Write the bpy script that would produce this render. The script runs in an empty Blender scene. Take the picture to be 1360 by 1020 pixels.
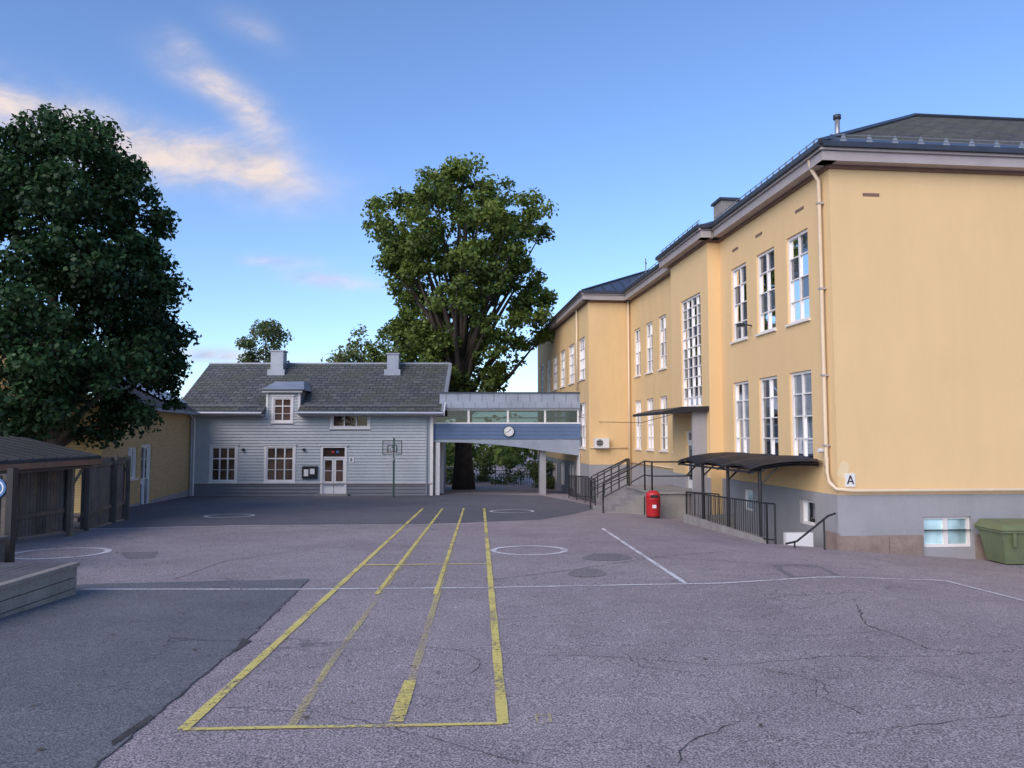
import bpy, math, random
import numpy as np
import bmesh
from mathutils import Vector, noise, Matrix
random.seed(7); np.random.seed(7)
sc=bpy.context.scene
# ------------------------------------------------------------------ site geometry
F=1022.; TH=math.atan(68/F); H=1.85
AL=math.atan(103/F); CA,SA=math.cos(AL),math.sin(AL)
def uv(x,y): return (-x*SA+y*CA, x*CA+y*SA)
def SP(U,V,z): return (V*CA-U*SA, V*SA+U*CA, z)
def GUV(U,V): return -0.0274*min(max(U,0),52)-0.08*min(max(V-6,0),6)
def G(x,y):
    U,V=uv(x,y); return GUV(U,V)
def gp(px,py):
    """survey: ground point sighted from the survey station"""
    a=(px-680)/F;b=(510-py)/F
    d=(a,math.cos(TH)-b*math.sin(TH),math.sin(TH)+b*math.cos(TH))
    z=0
    for i in range(12):
        t=(z-H)/d[2]
        if t<0 or t>200: t=200
        x,y=d[0]*t,d[1]*t; z=0.5*z+0.5*G(x,y)
    return (x,y)
# ------------------------------------------------------------------ materials
def nn(nt,t,**k):
    n=nt.nodes.new(t)
    for a,b in k.items(): setattr(n,a,b)
    return n
def newmat(name):
    m=bpy.data.materials.new(name); m.use_nodes=True
    nt=m.node_tree; p=nt.nodes['Principled BSDF']; return m,nt,p
def noise_node(nt,scale,detail=5,rough=.6,vec=None,dist=0):
    n=nn(nt,'ShaderNodeTexNoise'); n.inputs['Scale'].default_value=scale
    n.inputs['Detail'].default_value=detail; n.inputs['Roughness'].default_value=rough
    n.inputs['Distortion'].default_value=dist
    if vec is not None: nt.links.new(vec,n.inputs['Vector'])
    return n
def ramp(nt,fac,stops):
    r=nn(nt,'ShaderNodeValToRGB'); e=r.color_ramp.elements
    while len(e)<len(stops): e.new(.5)
    for i,(p,c) in enumerate(stops):
        e[i].position=p; e[i].color=(c if len(c)==4 else (*c,1)) if not isinstance(c,(int,float)) else (c,c,c,1)
    nt.links.new(fac,r.inputs['Fac']); return r
def mixc(nt,fac,a,b,mode='MIX'):
    m=nn(nt,'ShaderNodeMix',data_type='RGBA',blend_type=mode)
    for s,v in ((m.inputs[0],fac),(m.inputs[6],a),(m.inputs[7],b)):
        if hasattr(v,'is_linked'): nt.links.new(v,s)
        elif isinstance(v,(int,float)): s.default_value=v
        else: s.default_value=(*v,1) if len(v)==3 else v
    return m.outputs[2]
def math_n(nt,op,a,b=None,c=None,clamp=False):
    m=nn(nt,'ShaderNodeMath',operation=op,use_clamp=clamp)
    for i,v in enumerate((a,b,c)):
        if v is None: continue
        if isinstance(v,(int,float)): m.inputs[i].default_value=v
        else: nt.links.new(v,m.inputs[i])
    return m.outputs[0]
def objco(nt): return nn(nt,'ShaderNodeTexCoord').outputs['Object']
def mat(name,c,rough=.8,var=.15,scale=1.5,fine=30,finev=.08,bump=.15,metal=0,streak=0):
    m,nt,p=newmat(name); co=objco(nt)
    n1=noise_node(nt,scale,3,.6,co); n2=noise_node(nt,fine,2,.6,co)
    c=np.array(c); r1=ramp(nt,n1.outputs['Fac'],[(.3,tuple(c*(1-var))),(.7,tuple(np.minimum(c*(1+var),1)))])
    r2=ramp(nt,n2.outputs['Fac'],[(.3,(1-finev*2,)*3),(.7,(1,)*3)])
    col=mixc(nt,1,r1.outputs[0],r2.outputs[0],'MULTIPLY')
    if streak:
        mp=nn(nt,'ShaderNodeMapping'); mp.inputs['Scale'].default_value=(1.6,1.6,.3); nt.links.new(co,mp.inputs[0])
        n3=noise_node(nt,1.5,4,.65,mp.outputs[0]); r3=ramp(nt,n3.outputs['Fac'],[(.3,(1-streak,)*3),(.62,(1,)*3)])
        col=mixc(nt,1,col,r3.outputs[0],'MULTIPLY')
    nt.links.new(col,p.inputs['Base Color']); p.inputs['Roughness'].default_value=rough; p.inputs['Metallic'].default_value=metal
    if bump:
        b=nn(nt,'ShaderNodeBump'); b.inputs['Strength'].default_value=bump; b.inputs['Distance'].default_value=.02
        nt.links.new(n2.outputs['Fac'],b.inputs['Height']); nt.links.new(b.outputs[0],p.inputs['Normal'])
    return m
def asphalt(name,c1,c2,cracks=True,spots=True,grain=1.):
    m,nt,p=newmat(name); co=objco(nt)
    big=noise_node(nt,.22,4,.6,co,.6); mid=noise_node(nt,1.7,4,.65,co); fin=noise_node(nt,70,1,.7,co); fin2=noise_node(nt,20,2,.7,co)
    base=ramp(nt,big.outputs['Fac'],[(.35,c1),(.65,c2)]).outputs[0]
    base=mixc(nt,1,base,ramp(nt,mid.outputs['Fac'],[(.3,(.86,)*3),(.6,(1,)*3),(.75,(1.08,1.07,1.06))]).outputs[0],'MULTIPLY')
    base=mixc(nt,grain,base,ramp(nt,fin.outputs['Fac'],[(.34,(.42,)*3),(.5,(1,)*3),(.66,(1.75,1.7,1.62))]).outputs[0],'MULTIPLY')
    base=mixc(nt,1,base,ramp(nt,fin2.outputs['Fac'],[(.3,(.84,)*3),(.7,(1.14,)*3)]).outputs[0],'MULTIPLY')
    h=fin.outputs['Fac']
    if spots:
        v=nn(nt,'ShaderNodeTexVoronoi'); v.inputs['Scale'].default_value=.55; nt.links.new(co,v.inputs['Vector'])
        s=ramp(nt,v.outputs['Distance'],[(.03,(.6,)*3),(.07,(1,)*3)]).outputs[0]
        base=mixc(nt,.6,base,s,'MULTIPLY')
    if cracks:
        wob=noise_node(nt,.9,6,.65,co); wm=nn(nt,'ShaderNodeVectorMath',operation='MULTIPLY_ADD')
        nt.links.new(wob.outputs['Color'],wm.inputs[0]); wm.inputs[1].default_value=(1.9,1.9,0); nt.links.new(co,wm.inputs[2])
        v=nn(nt,'ShaderNodeTexVoronoi',feature='DISTANCE_TO_EDGE'); v.inputs['Scale'].default_value=.2; nt.links.new(wm.outputs[0],v.inputs['Vector'])
        ce=ramp(nt,v.outputs['Distance'],[(.0,1.),(.0028,.0)]).outputs[0]
        mk=noise_node(nt,.33,2,.5,co); mk=ramp(nt,mk.outputs['Fac'],[(.48,0.),(.58,1.)]).outputs[0]
        f=math_n(nt,'MULTIPLY',ce,mk); f=math_n(nt,'MULTIPLY',f,.6)
        base=mixc(nt,f,base,(.04,.037,.04))
    nt.links.new(base,p.inputs['Base Color']); p.inputs['Roughness'].default_value=.88
    p.inputs['Specular IOR Level'].default_value=.3
    b=nn(nt,'ShaderNodeBump'); b.inputs['Strength'].default_value=.5; b.inputs['Distance'].default_value=.01
    nt.links.new(h,b.inputs['Height']); nt.links.new(b.outputs[0],p.inputs['Normal'])
    return m
def paint(name,c,wear=.5,soft=.10,op=1.):
    m,nt,p=newmat(name); co=objco(nt)
    n=noise_node(nt,26,5,.8,co); n2=noise_node(nt,1.3,2,.6,co)
    s=math_n(nt,'ADD',n.outputs['Fac'],math_n(nt,'MULTIPLY',n2.outputs['Fac'],.6))
    f=ramp(nt,s,[(wear+.22,0.),(wear+.22+soft,op)]).outputs[0]
    p.inputs['Base Color'].default_value=(*c,1); p.inputs['Roughness'].default_value=.75
    tr=nn(nt,'ShaderNodeBsdfTransparent'); mx=nn(nt,'ShaderNodeMixShader')
    nt.links.new(f,mx.inputs[0]); nt.links.new(tr.outputs[0],mx.inputs[1]); nt.links.new(p.outputs[0],mx.inputs[2])
    nt.links.new(mx.outputs[0],nt.nodes['Material Output'].inputs[0]); return m
def shingles(name,c1,c2,moss,sx,sy,mossamt=.6):
    m,nt,p=newmat(name); co=objco(nt)
    sep=nn(nt,'ShaderNodeSeparateXYZ'); nt.links.new(co,sep.inputs[0])
    cmb=nn(nt,'ShaderNodeCombineXYZ')
    nt.links.new(sep.outputs['X'],cmb.inputs[0]); nt.links.new(math_n(nt,'MULTIPLY',sep.outputs['Z'],1.8),cmb.inputs[1])
    br=nn(nt,'ShaderNodeTexBrick'); nt.links.new(cmb.outputs[0],br.inputs['Vector'])
    br.inputs['Scale'].default_value=1; br.inputs['Brick Width'].default_value=sx; br.inputs['Row Height'].default_value=sy
    br.inputs['Mortar Size'].default_value=.02; br.inputs['Mortar Smooth'].default_value=.3
    br.inputs['Color1'].default_value=(*c1,1); br.inputs['Color2'].default_value=(*c2,1); br.inputs['Mortar'].default_value=(c1[0]*.3,c1[1]*.3,c1[2]*.3,1)
    n=noise_node(nt,.8,6,.7,co); r=ramp(nt,n.outputs['Fac'],[(.42,0.),(.62,1.)]).outputs[0]
    n2=noise_node(nt,9,4,.7,co)
    col=mixc(nt,math_n(nt,'MULTIPLY',r,mossamt),br.outputs['Color'],moss)
    col=mixc(nt,1,col,ramp(nt,n2.outputs['Fac'],[(.3,(.5,)*3),(.7,(1.3,)*3)]).outputs[0],'MULTIPLY')
    nt.links.new(col,p.inputs['Base Color']); p.inputs['Roughness'].default_value=.8
    b=nn(nt,'ShaderNodeBump'); b.inputs['Strength'].default_value=.9; b.inputs['Distance'].default_value=.04
    nt.links.new(br.outputs['Fac'],b.inputs['Height']); b.invert=True; nt.links.new(b.outputs[0],p.inputs['Normal'])
    return m
def glass(name,dark=(.03,.035,.04),ior=2.0,see=False):
    m,nt,p=newmat(name); co=objco(nt)
    out=nt.nodes['Material Output']
    fr=nn(nt,'ShaderNodeFresnel'); fr.inputs['IOR'].default_value=ior
    n=noise_node(nt,.9,2,.5,co); b=nn(nt,'ShaderNodeBump'); b.inputs['Strength'].default_value=.12; b.inputs['Distance'].default_value=.05
    nt.links.new(n.outputs['Fac'],b.inputs['Height'])
    gl=nn(nt,'ShaderNodeBsdfGlossy'); gl.inputs['Roughness'].default_value=.02; gl.inputs['Color'].default_value=(.9,.95,1,1)
    nt.links.new(b.outputs[0],gl.inputs['Normal'])
    mx=nn(nt,'ShaderNodeMixShader'); nt.links.new(fr.outputs[0],mx.inputs[0])
    if see:
        d=nn(nt,'ShaderNodeBsdfTransparent'); d.inputs['Color'].default_value=(.55,.6,.62,1)
    else:
        d=nn(nt,'ShaderNodeBsdfDiffuse')
        n3=noise_node(nt,.8,3,.5,co); r=ramp(nt,n3.outputs['Fac'],[(.42,dark),(.58,tuple(2.6*k for k in dark))])
        nt.links.new(r.outputs[0],d.inputs['Color'])
    nt.links.new(d.outputs[0],mx.inputs[1]); nt.links.new(gl.outputs[0],mx.inputs[2]); nt.links.new(mx.outputs[0],out.inputs[0])
    return m
def leafmat(name,c_dark,c_light,trans=.3):
    m,nt,p=newmat(name)
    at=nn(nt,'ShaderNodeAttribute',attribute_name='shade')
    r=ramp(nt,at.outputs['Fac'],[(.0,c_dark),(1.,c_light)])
    d=nn(nt,'ShaderNodeBsdfDiffuse'); nt.links.new(r.outputs[0],d.inputs['Color'])
    t=nn(nt,'ShaderNodeBsdfTranslucent'); nt.links.new(r.outputs[0],t.inputs['Color'])
    g=nn(nt,'ShaderNodeBsdfGlossy'); g.inputs['Roughness'].default_value=.5; g.inputs['Color'].default_value=(.8,.85,.8,1)
    mx=nn(nt,'ShaderNodeMixShader'); mx.inputs[0].default_value=trans
    nt.links.new(d.outputs[0],mx.inputs[1]); nt.links.new(t.outputs[0],mx.inputs[2])
    m2=nn(nt,'ShaderNodeMixShader'); m2.inputs[0].default_value=.025
    nt.links.new(mx.outputs[0],m2.inputs[1]); nt.links.new(g.outputs[0],m2.inputs[2]); nt.links.new(m2.outputs[0],nt.nodes['Material Output'].inputs[0])
    return m
M={}
M['asphalt']=asphalt('asphalt_old',(.265,.228,.243),(.325,.283,.294))
M['asphalt_new']=asphalt('asphalt_newer',(.135,.139,.154),(.170,.172,.185),spots=False,grain=.8)
M['asphalt_far']=asphalt('asphalt_far',(.115,.115,.135),(.15,.146,.164),cracks=False,grain=.6)
M['asphalt_patch']=asphalt('asphalt_patch',(.185,.17,.178),(.22,.20,.208),cracks=False,spots=False)
M['crack']=mat('crack_tar',(.065,.06,.062),.95,.3,6,40,.2,0)
M['yellow_paint']=paint('yellow_line_paint',(.72,.60,.17),.42,.16,.95)
M['yellow_thin']=paint('yellow_line_worn',(.62,.53,.22),.47,.24,.72)
M['white_paint']=paint('white_line_paint',(.78,.76,.78),.40,.2,.92)
M['stucco']=mat('yellow_stucco',(.80,.555,.285),.9,.03,.35,60,.03,.25,streak=.035)
M['stucco_far']=mat('yellow_stucco_far',(.77,.535,.27),.9,.04,.5,60,.03,.25,streak=.07)
M['plinth']=mat('grey_plinth',(.35,.34,.355),.9,.08,.8,30,.05,.3,streak=.08)
M['granite']=mat('granite_base',(.30,.225,.19),.85,.2,2.2,25,.10,.4)
M['concrete']=mat('concrete',(.33,.31,.29),.9,.15,1.5,30,.1,.3,streak=.15)
M['white']=mat('white_trim',(.76,.74,.73),.6,.04,2,30,.03,.05)
M['winwhite']=mat('window_frame_white',(.82,.77,.74),.5,.04,2,30,.02,.0)
M['cream']=mat('cream_pipe_paint',(.76,.60,.42),.5,.06,2,30,.03,.0)
M['repair']=mat('plaster_repair',(.80,.62,.37),.9,.06,2,30,.03,.0)
M['fascia']=mat('grey_fascia',(.42,.37,.36),.6,.08,2,30,.03,.05)
M['brownline']=mat('brown_cornice',(.20,.12,.09),.7,.1,2,30,.03,.0)
M['gutter']=mat('dark_gutter_metal',(.055,.062,.082),.4,.2,2,30,.05,.0,metal=.3)
M['seam']=mat('standing_seam_metal',(.075,.09,.13),.42,.15,1.2,20,.05,.05,metal=.4)
M['zinc']=mat('zinc_sheet',(.33,.36,.42),.45,.12,1.3,20,.05,.05,metal=.35)
M['siding']=mat('pale_grey_siding',(.46,.495,.52),.7,.06,1.1,40,.05,.1,streak=.06)
M['siding_grey']=mat('grey_base_boards',(.20,.205,.225),.8,.08,1.1,40,.06,.1)
M['slate']=shingles('slate_roof',(.07,.08,.09),(.13,.135,.14),(.08,.09,.055),.42,.26)
M['mossroof']=shingles('moss_roof',(.075,.066,.06),(.115,.10,.085),(.09,.095,.04),.5,.3,.5)
M['glass']=glass('window_glass',(.035,.04,.05),2.5)
M['glass2']=glass('window_glass_curtain',(.10,.11,.125),2.2)
M['glass_warm']=glass('window_glass_warm',(.045,.03,.025),1.4)
M['glass_see']=glass('bridge_glass',ior=1.5,see=True)
M['glass_pale']=glass('frosted_glass',(.30,.42,.44),1.5)
M['black']=mat('black_steel',(.022,.022,.026),.45,.15,3,30,.05,0,metal=.2)
M['steelgrey']=mat('galvanised_steel',(.36,.37,.39),.4,.1,3,30,.05,0,metal=.5)
M['red']=mat('red_plastic',(.50,.02,.025),.45,.12,3,30,.03,0)
M['blue_panel']=mat('blue_panel',(.10,.16,.29),.55,.08,1.5,30,.04,.03)
M['rail_blue']=mat('blue_enamel',(.05,.16,.42),.4,.05)
M['wood1']=mat('weathered_wood',(.19,.165,.15),.85,.25,2,25,.15,.3,streak=.3)
M['wood2']=mat('weathered_wood_dark',(.13,.115,.105),.85,.25,2,25,.15,.3,streak=.3)
M['wood3']=mat('weathered_wood_brown',(.21,.165,.13),.85,.25,2,25,.15,.3,streak=.3)
M['woodbrown']=mat('stained_beam',(.22,.115,.07),.7,.2,2,25,.1,.2)
M['felt']=mat('roofing_felt',(.045,.047,.052),.9,.2,1,40,.15,.4)
M['deckside']=mat('deck_boards',(.33,.30,.265),.8,.2,2,25,.12,.3,streak=.2)
M['decktop']=mat('deck_top_boards',(.11,.105,.11),.85,.2,2,25,.12,.3)
m,nt,p=newmat('yellow_brick'); co=objco(nt)
sep=nn(nt,'ShaderNodeSeparateXYZ'); nt.links.new(co,sep.inputs[0]); cmb=nn(nt,'ShaderNodeCombineXYZ')
nt.links.new(sep.outputs['Y'],cmb.inputs[0]); nt.links.new(sep.outputs['Z'],cmb.inputs[1])
br=nn(nt,'ShaderNodeTexBrick'); nt.links.new(cmb.outputs[0],br.inputs['Vector']); br.inputs['Scale'].default_value=1
br.inputs['Brick Width'].default_value=.25; br.inputs['Row Height'].default_value=.085; br.inputs['Mortar Size'].default_value=.008
br.inputs['Color1'].default_value=(.50,.36,.16,1); br.inputs['Color2'].default_value=(.60,.44,.21,1); br.inputs['Mortar'].default_value=(.34,.27,.17,1)
nt.links.new(br.outputs['Color'],p.inputs['Base Color']); p.inputs['Roughness'].default_value=.85
M['yellowbrick']=m
M['paper']=mat('paper',(.75,.75,.74),.6,.05,6,30,.02,0)
M['green']=mat('green_plastic',(.15,.18,.09),.55,.12,2,30,.06,.05,streak=.1)
M['greenmetal']=mat('green_frame',(.05,.10,.075),.5,.1)
M['bark']=mat('bark',(.07,.056,.045),.9,.3,3,18,.2,.8)
M['leaf_dark']=leafmat('leaf_dark',(.009,.026,.011),(.050,.110,.034),.2)
M['leaf_mid']=leafmat('leaf_mid',(.020,.052,.013),(.185,.245,.048),.3)
M['leaf_far']=leafmat('leaf_far',(.05,.08,.03),(.18,.21,.08),.3)
M['leaf_litter']=mat('dry_leaves',(.10,.075,.04),.9,.4,9,30,.1,0)
# ------------------------------------------------------------------ builder
class B:
    def __init__(s,name):
        s.name=name; s.p={}
    def add(s,part,mt,vs,fs):
        V,Fc=s.p.setdefault((part,mt),([],[])); o=len(V); V.extend(vs); Fc.extend([tuple(i+o for i in f) for f in fs])
    def box(s,part,mt,m,a0,a1,n0,n1,z0,z1):
        vs=[m(a,n,z) for z in (z0,z1) for n in (n0,n1) for a in (a0,a1)]
        s.add(part,mt,vs,[(0,1,3,2),(4,6,7,5),(0,4,5,1),(2,3,7,6),(0,2,6,4),(1,5,7,3)])
    def poly(s,part,mt,pts): s.add(part,mt,list(pts),[tuple(range(len(pts)))])
    def prism(s,part,mt,pts,off):
        n=len(pts); q=[tuple(a+b for a,b in zip(p,off)) for p in pts]
        s.add(part,mt,list(pts)+q,[tuple(range(n)),tuple(range(2*n-1,n-1,-1))]+[(i,(i+1)%n,n+(i+1)%n,n+i) for i in range(n)])
    def tube(s,part,mt,pts,rs,seg=8):
        if isinstance(rs,(int,float)): rs=[rs]*len(pts)
        P=[Vector(p) for p in pts]; vs=[];fs=[]
        for i,p in enumerate(P):
            t=(P[min(i+1,len(P)-1)]-P[max(i-1,0)]).normalized()
            a=Vector((0,0,1)) if abs(t.z)<.9 else Vector((1,0,0))
            e1=t.cross(a).normalized(); e2=t.cross(e1)
            for k in range(seg):
                w=2*math.pi*k/seg; vs.append(tuple(p+rs[i]*(math.cos(w)*e1+math.sin(w)*e2)))
        for i in range(len(P)-1):
            for k in range(seg):
                fs.append((i*seg+k,i*seg+(k+1)%seg,(i+1)*seg+(k+1)%seg,(i+1)*seg+k))
        fs.append(tuple(range(seg))[::-1]); fs.append(tuple((len(P)-1)*seg+k for k in range(seg)))
        s.add(part,mt,vs,fs)
    def done(s,smooth=()):
        e=bpy.data.objects.new(s.name,None); sc.collection.objects.link(e)
        for (part,mt),(V,Fc) in s.p.items():
            me=bpy.data.meshes.new(part); me.from_pydata([tuple(v) for v in V],[],Fc); me.materials.append(M[mt])
            bm=bmesh.new(); bm.from_mesh(me); bmesh.ops.recalc_face_normals(bm,faces=bm.faces); bm.to_mesh(me); bm.free()
            if part in smooth:
                for f in me.polygons: f.use_smooth=True
            o=bpy.data.objects.new(part,me); sc.collection.objects.link(o); o.parent=e
        return e
ident=lambda s,n,z:(s,n,z)
def wall(b,part,mt,m,s0,s1,z0,z1,ops,depth=.14):
    S=sorted({s0,s1,*[v for o in ops for v in o[:2] if s0<v<s1]}); Z=sorted({z0,z1,*[v for o in ops for v in o[2:4] if z0<v<z1]})
    for i in range(len(S)-1):
        for j in range(len(Z)-1):
            cs,cz=(S[i]+S[i+1])/2,(Z[j]+Z[j+1])/2
            if any(o[0]<cs<o[1] and o[2]<cz<o[3] for o in ops): continue
            b.add(part,mt,[m(S[i],0,Z[j]),m(S[i+1],0,Z[j]),m(S[i+1],0,Z[j+1]),m(S[i],0,Z[j+1])],[(0,1,2,3)])
    for o in ops:
        a,c,d,e=max(o[0],s0),min(o[1],s1),max(o[2],z0),min(o[3],z1)
        if a>=c or d>=e: continue
        for q in ([(a,d),(a,e)],[(c,d),(c,e)],[(a,d),(c,d)],[(a,e),(c,e)]):
            b.add(part,mt,[m(q[0][0],0,q[0][1]),m(q[1][0],0,q[1][1]),m(q[1][0],-depth,q[1][1]),m(q[0][0],-depth,q[0][1])],[(0,1,2,3)])
def window(b,m,s0,s1,z0,z1,cols,rows,gl='glass',fr='winwhite',rec=.10,fw=.06,mw=.03,sill=True,mid=True,part='windows'):
    n=-rec
    zs=rows if isinstance(rows,list) else [k/rows for k in range(1,rows)]
    zz=[0,*zs,1]
    for i in range(cols):
        for j in range(len(zz)-1):
            a,c=s0+(s1-s0)*i/cols,s0+(s1-s0)*(i+1)/cols; d,e=z0+(z1-z0)*zz[j],z0+(z1-z0)*zz[j+1]
            t1,t2,t3=[random.uniform(-.003,.003) for _ in range(3)]
            b.add(part+'_glass',gl,[m(a,n+t1,d),m(c,n+t2,d),m(c,n+t2+t3,e),m(a,n+t1+t3,e)],[(0,1,2,3)])
    n0,n1=n-.02,n+.05
    bx=lambda a,c,d,e,k=0:b.box(part+'_frames',fr,m,a,c,n0,n1+k,d,e)
    bx(s0,s0+fw,z0,z1); bx(s1-fw,s1,z0,z1); bx(s0+fw,s1-fw,z0,z0+fw); bx(s0+fw,s1-fw,z1-fw,z1)
    for k in range(1,cols):
        s=s0+(s1-s0)*k/cols; w=mw if not(mid and cols%2==0 and k==cols//2) else mw*1.8
        bx(s-w/2,s+w/2,z0+fw,z1-fw,-.006)
    for q in zs:
        z=z0+(z1-z0)*q; w=mw
        bx(s0+fw,s1-fw,z-w/2,z+w/2,-.012)
    if sill: b.box(part+'_sills',fr,m,s0-.05,s1+.05,-rec+.05,.06,z0-.05,z0-.003)
# ------------------------------------------------------------------ ground
HU0,HU1,HV0,HV1=16.95,22.3,7.55,8.93
Us=sorted({-900,-300,-100,-50,-20,-10,-4,0,*range(2,52,2),52,60,80,120,250,600,1200,HU0,HU1})
Vs=sorted({-1200,-500,-200,-100,-60,-40,*range(-30,6,3),6,HV0,HV1,12,16,24,40,80,200,600,1200})
vs=[];fs=[];idx={}
for i,u in enumerate(Us):
    for j,v in enumerate(Vs):
        idx[i,j]=len(vs); vs.append(SP(u,v,GUV(u,v)))
for i in range(len(Us)-1):
    for j in range(len(Vs)-1):
        if Us[i]>=HU0 and Us[i+1]<=HU1 and Vs[j]>=HV0 and Vs[j+1]<=HV1: continue
        fs.append((idx[i,j],idx[i,j+1],idx[i+1,j+1],idx[i+1,j]))
me=bpy.data.meshes.new('ground'); me.from_pydata(vs,[],fs); me.materials.append(M['asphalt'])
o=bpy.data.objects.new('ground',me); sc.collection.objects.link(o)
def sheet(name,pix,mt,lift,world=False,ragged=0):
    pts=[p if world else gp(*p) for p in pix]
    if ragged:
        q=[]
        for i in range(len(pts)):
            a=Vector(pts[i]);c=Vector(pts[(i+1)%len(pts)]); L=(c-a).length; n=max(1,int(L/.4))
            for k in range(n):
                r=a.lerp(c,k/n); 
                if k: r+=Vector((random.uniform(-1,1),random.uniform(-1,1)))*ragged
                q.append((r.x,r.y))
        pts=q
    me=bpy.data.meshes.new(name); me.from_pydata([(x,y,G(x,y)+lift) for x,y in pts],[],[tuple(range(len(pts)))]); me.materials.append(M[mt])
    o=bpy.data.objects.new(name,me); sc.collection.objects.link(o); return o
sheet('asphalt_pavement_newer',[(411,769),(330,848),(290,880),(200,955),(118,1026),(-500,1250),(-900,900),(-250,800),(60,783),(115,776)],'asphalt_new',.004,ragged=.015)
sheet('asphalt_pavement_far',[(60,703),(330,697),(560,696),(719,690),(760,683),(800,674),(720,658),(640,656),(256,656.5),(170,671),(110,690)],'asphalt_far',.004,ragged=.02)
def patch(px,py,rx,ry,lift=.005):
    c=[gp(px+rx*math.cos(t)*(1+.12*math.sin(3*t)),py+ry*math.sin(t)) for t in np.linspace(0,2*math.pi,24,endpoint=False)]
    sheet('asphalt_patch',[tuple(p) for p in c],'asphalt_patch',lift,world=True)
patch(780,761,25,6); patch(806,740,32,5)
sheet('asphalt_patch',[(1025,751),(1085,750),(1115,764),(1050,767)],'asphalt_patch',.005,ragged=.01)
sheet('asphalt_patch',[(160,734),(210,733),(205,741),(170,742)],'asphalt_patch',.005,ragged=.02)
marks={}
def strip(name,pts,w,mt,closed=False,px=True,lift=.008,jit=0,seg=.4):
    P=[Vector(gp(*p)) if px else Vector(p) for p in pts]
    if closed: P.append(P[0])
    Q=[]
    for a,c in zip(P,P[1:]):
        n=max(1,int((c-a).length/seg))
        for k in range(n):
            q=a.lerp(c,k/n)
            if jit and (k or Q): q+=Vector((random.uniform(-1,1),random.uniform(-1,1)))*jit
            Q.append(q)
    Q.append(P[-1]); vs=[]
    for i,q in enumerate(Q):
        t=(Q[min(i+1,len(Q)-1)]-Q[max(i-1,0)])
        if closed and i in(0,len(Q)-1): t=Q[1]-Q[-2]
        t.normalize(); n=Vector((-t.y,t.x)); ww=w/2*(1+(random.uniform(-.6,.6) if jit else .1*math.sin(i*1.7)))
        for sg in(-1,1):
            r=q+n*ww*sg; vs.append((r.x,r.y,G(r.x,r.y)+lift))
    fs=[(2*i,2*i+1,2*i+3,2*i+2) for i in range(len(Q)-1)]
    V,Fc=marks.setdefault((name,mt),([],[])); o=len(V); V+=vs; Fc+=[tuple(k+o for k in f) for f in fs]
YL='yellow_court_lines'
strip(YL,[(243,970),(562,675)],.082,'yellow_paint'); strip(YL,[(668,962),(643,675)],.08,'yellow_paint')
strip(YL,[(385,968),(440,880),(588,675)],.065,'yellow_thin'); strip(YL,[(530,960),(616,675)],.07,'yellow_thin')
strip(YL,[(500,790),(588,675)],.065,'yellow_paint',lift=.010); strip(YL,[(526,960),(545,905)],.10,'yellow_paint',lift=.010); strip(YL,[(578,790),(616,675)],.06,'yellow_paint',lift=.010)
strip(YL,[(243,970),(385,967),(530,965),(668,962)],.05,'yellow_paint',lift=.009); strip(YL,[(477,751),(648,749)],.09,'yellow_paint',lift=.009)
strip(YL,[(712,950),(730,950),(732,960),(714,961),(712,950)],.02,'yellow_thin')
WL='white_court_lines'
strip(WL,[(110,783),(400,783),(640,781),(960,775),(1255,771)],.065,'white_paint'); strip(WL,[(1255,771),(1365,799)],.07,'white_paint')
strip(WL,[(800,702),(910,775)],.075,'white_paint',lift=.009); strip(WL,[(115,703),(330,698),(560,697),(700,694)],.06,'white_paint')
def circ(px,py,rx,w):
    c=Vector(gp(px,py)); r=(Vector(gp(px+rx,py))-c).length
    strip(WL,[(c.x+r*math.cos(t),c.y+r*math.sin(t)) for t in np.linspace(0,2*math.pi,40,endpoint=False)],w,'white_paint',closed=True,px=False)
circ(703,731,48,.11); circ(78,735,58,.13); circ(305,685,30,.09); circ(680,679,28,.09)
CR='asphalt_cracks'
ck_=lambda pts,w=.006,j=.022:strip(CR,pts,w,'crack',jit=j,seg=.09,lift=.006)
ck_([(545,856),(640,868),(800,872),(960,885),(1100,872),(1240,872),(1370,864)]); ck_([(1138,803),(1150,830),(1195,845),(1232,862),(1300,870)],.010)
ck_([(820,862),(850,885),(905,893)]); ck_([(1000,886),(1090,905),(1100,930),(1145,950)],.006); ck_([(985,955),(950,972),(905,992),(900,1015)],.007)
ck_([(1125,975),(1240,962),(1370,948)],.006); ck_([(290,940),(420,946),(520,966),(640,1000),(740,1022)],.005); ck_([(610,864),(640,880),(625,895)],.005)
ck_([(640,826),(800,812),(1000,820),(1110,800),(1140,795)],.005); ck_([(965,838),(1060,846),(1180,838)],.005); ck_([(1085,925),(1080,900),(1125,902)],.005)
ck_([(860,740),(960,745),(1060,752)],.012); ck_([(230,770),(300,745),(420,728),(520,722)],.012); ck_([(655,770),(760,757),(870,740),(960,733)],.014)
ck_([(411,770),(330,849),(290,881),(200,956),(116,1028)],.014,.015)
sheet('asphalt_patch',[(322,848),(334,852),(310,868),(318,855)],'crack',.007,ragged=.01); sheet('asphalt_patch',[(200,950),(206,953),(150,992),(148,985)],'crack',.007,ragged=.012)
byname={}
for (name,mt),(V,Fc) in marks.items():
    if name not in byname:
        e=bpy.data.objects.new(name,None); sc.collection.objects.link(e); byname[name]=e
    me=bpy.data.meshes.new(mt); me.from_pydata(V,[],Fc); me.materials.append(M[mt]); o=bpy.data.objects.new(mt,me); sc.collection.objects.link(o); o.parent=byname[name]
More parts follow.
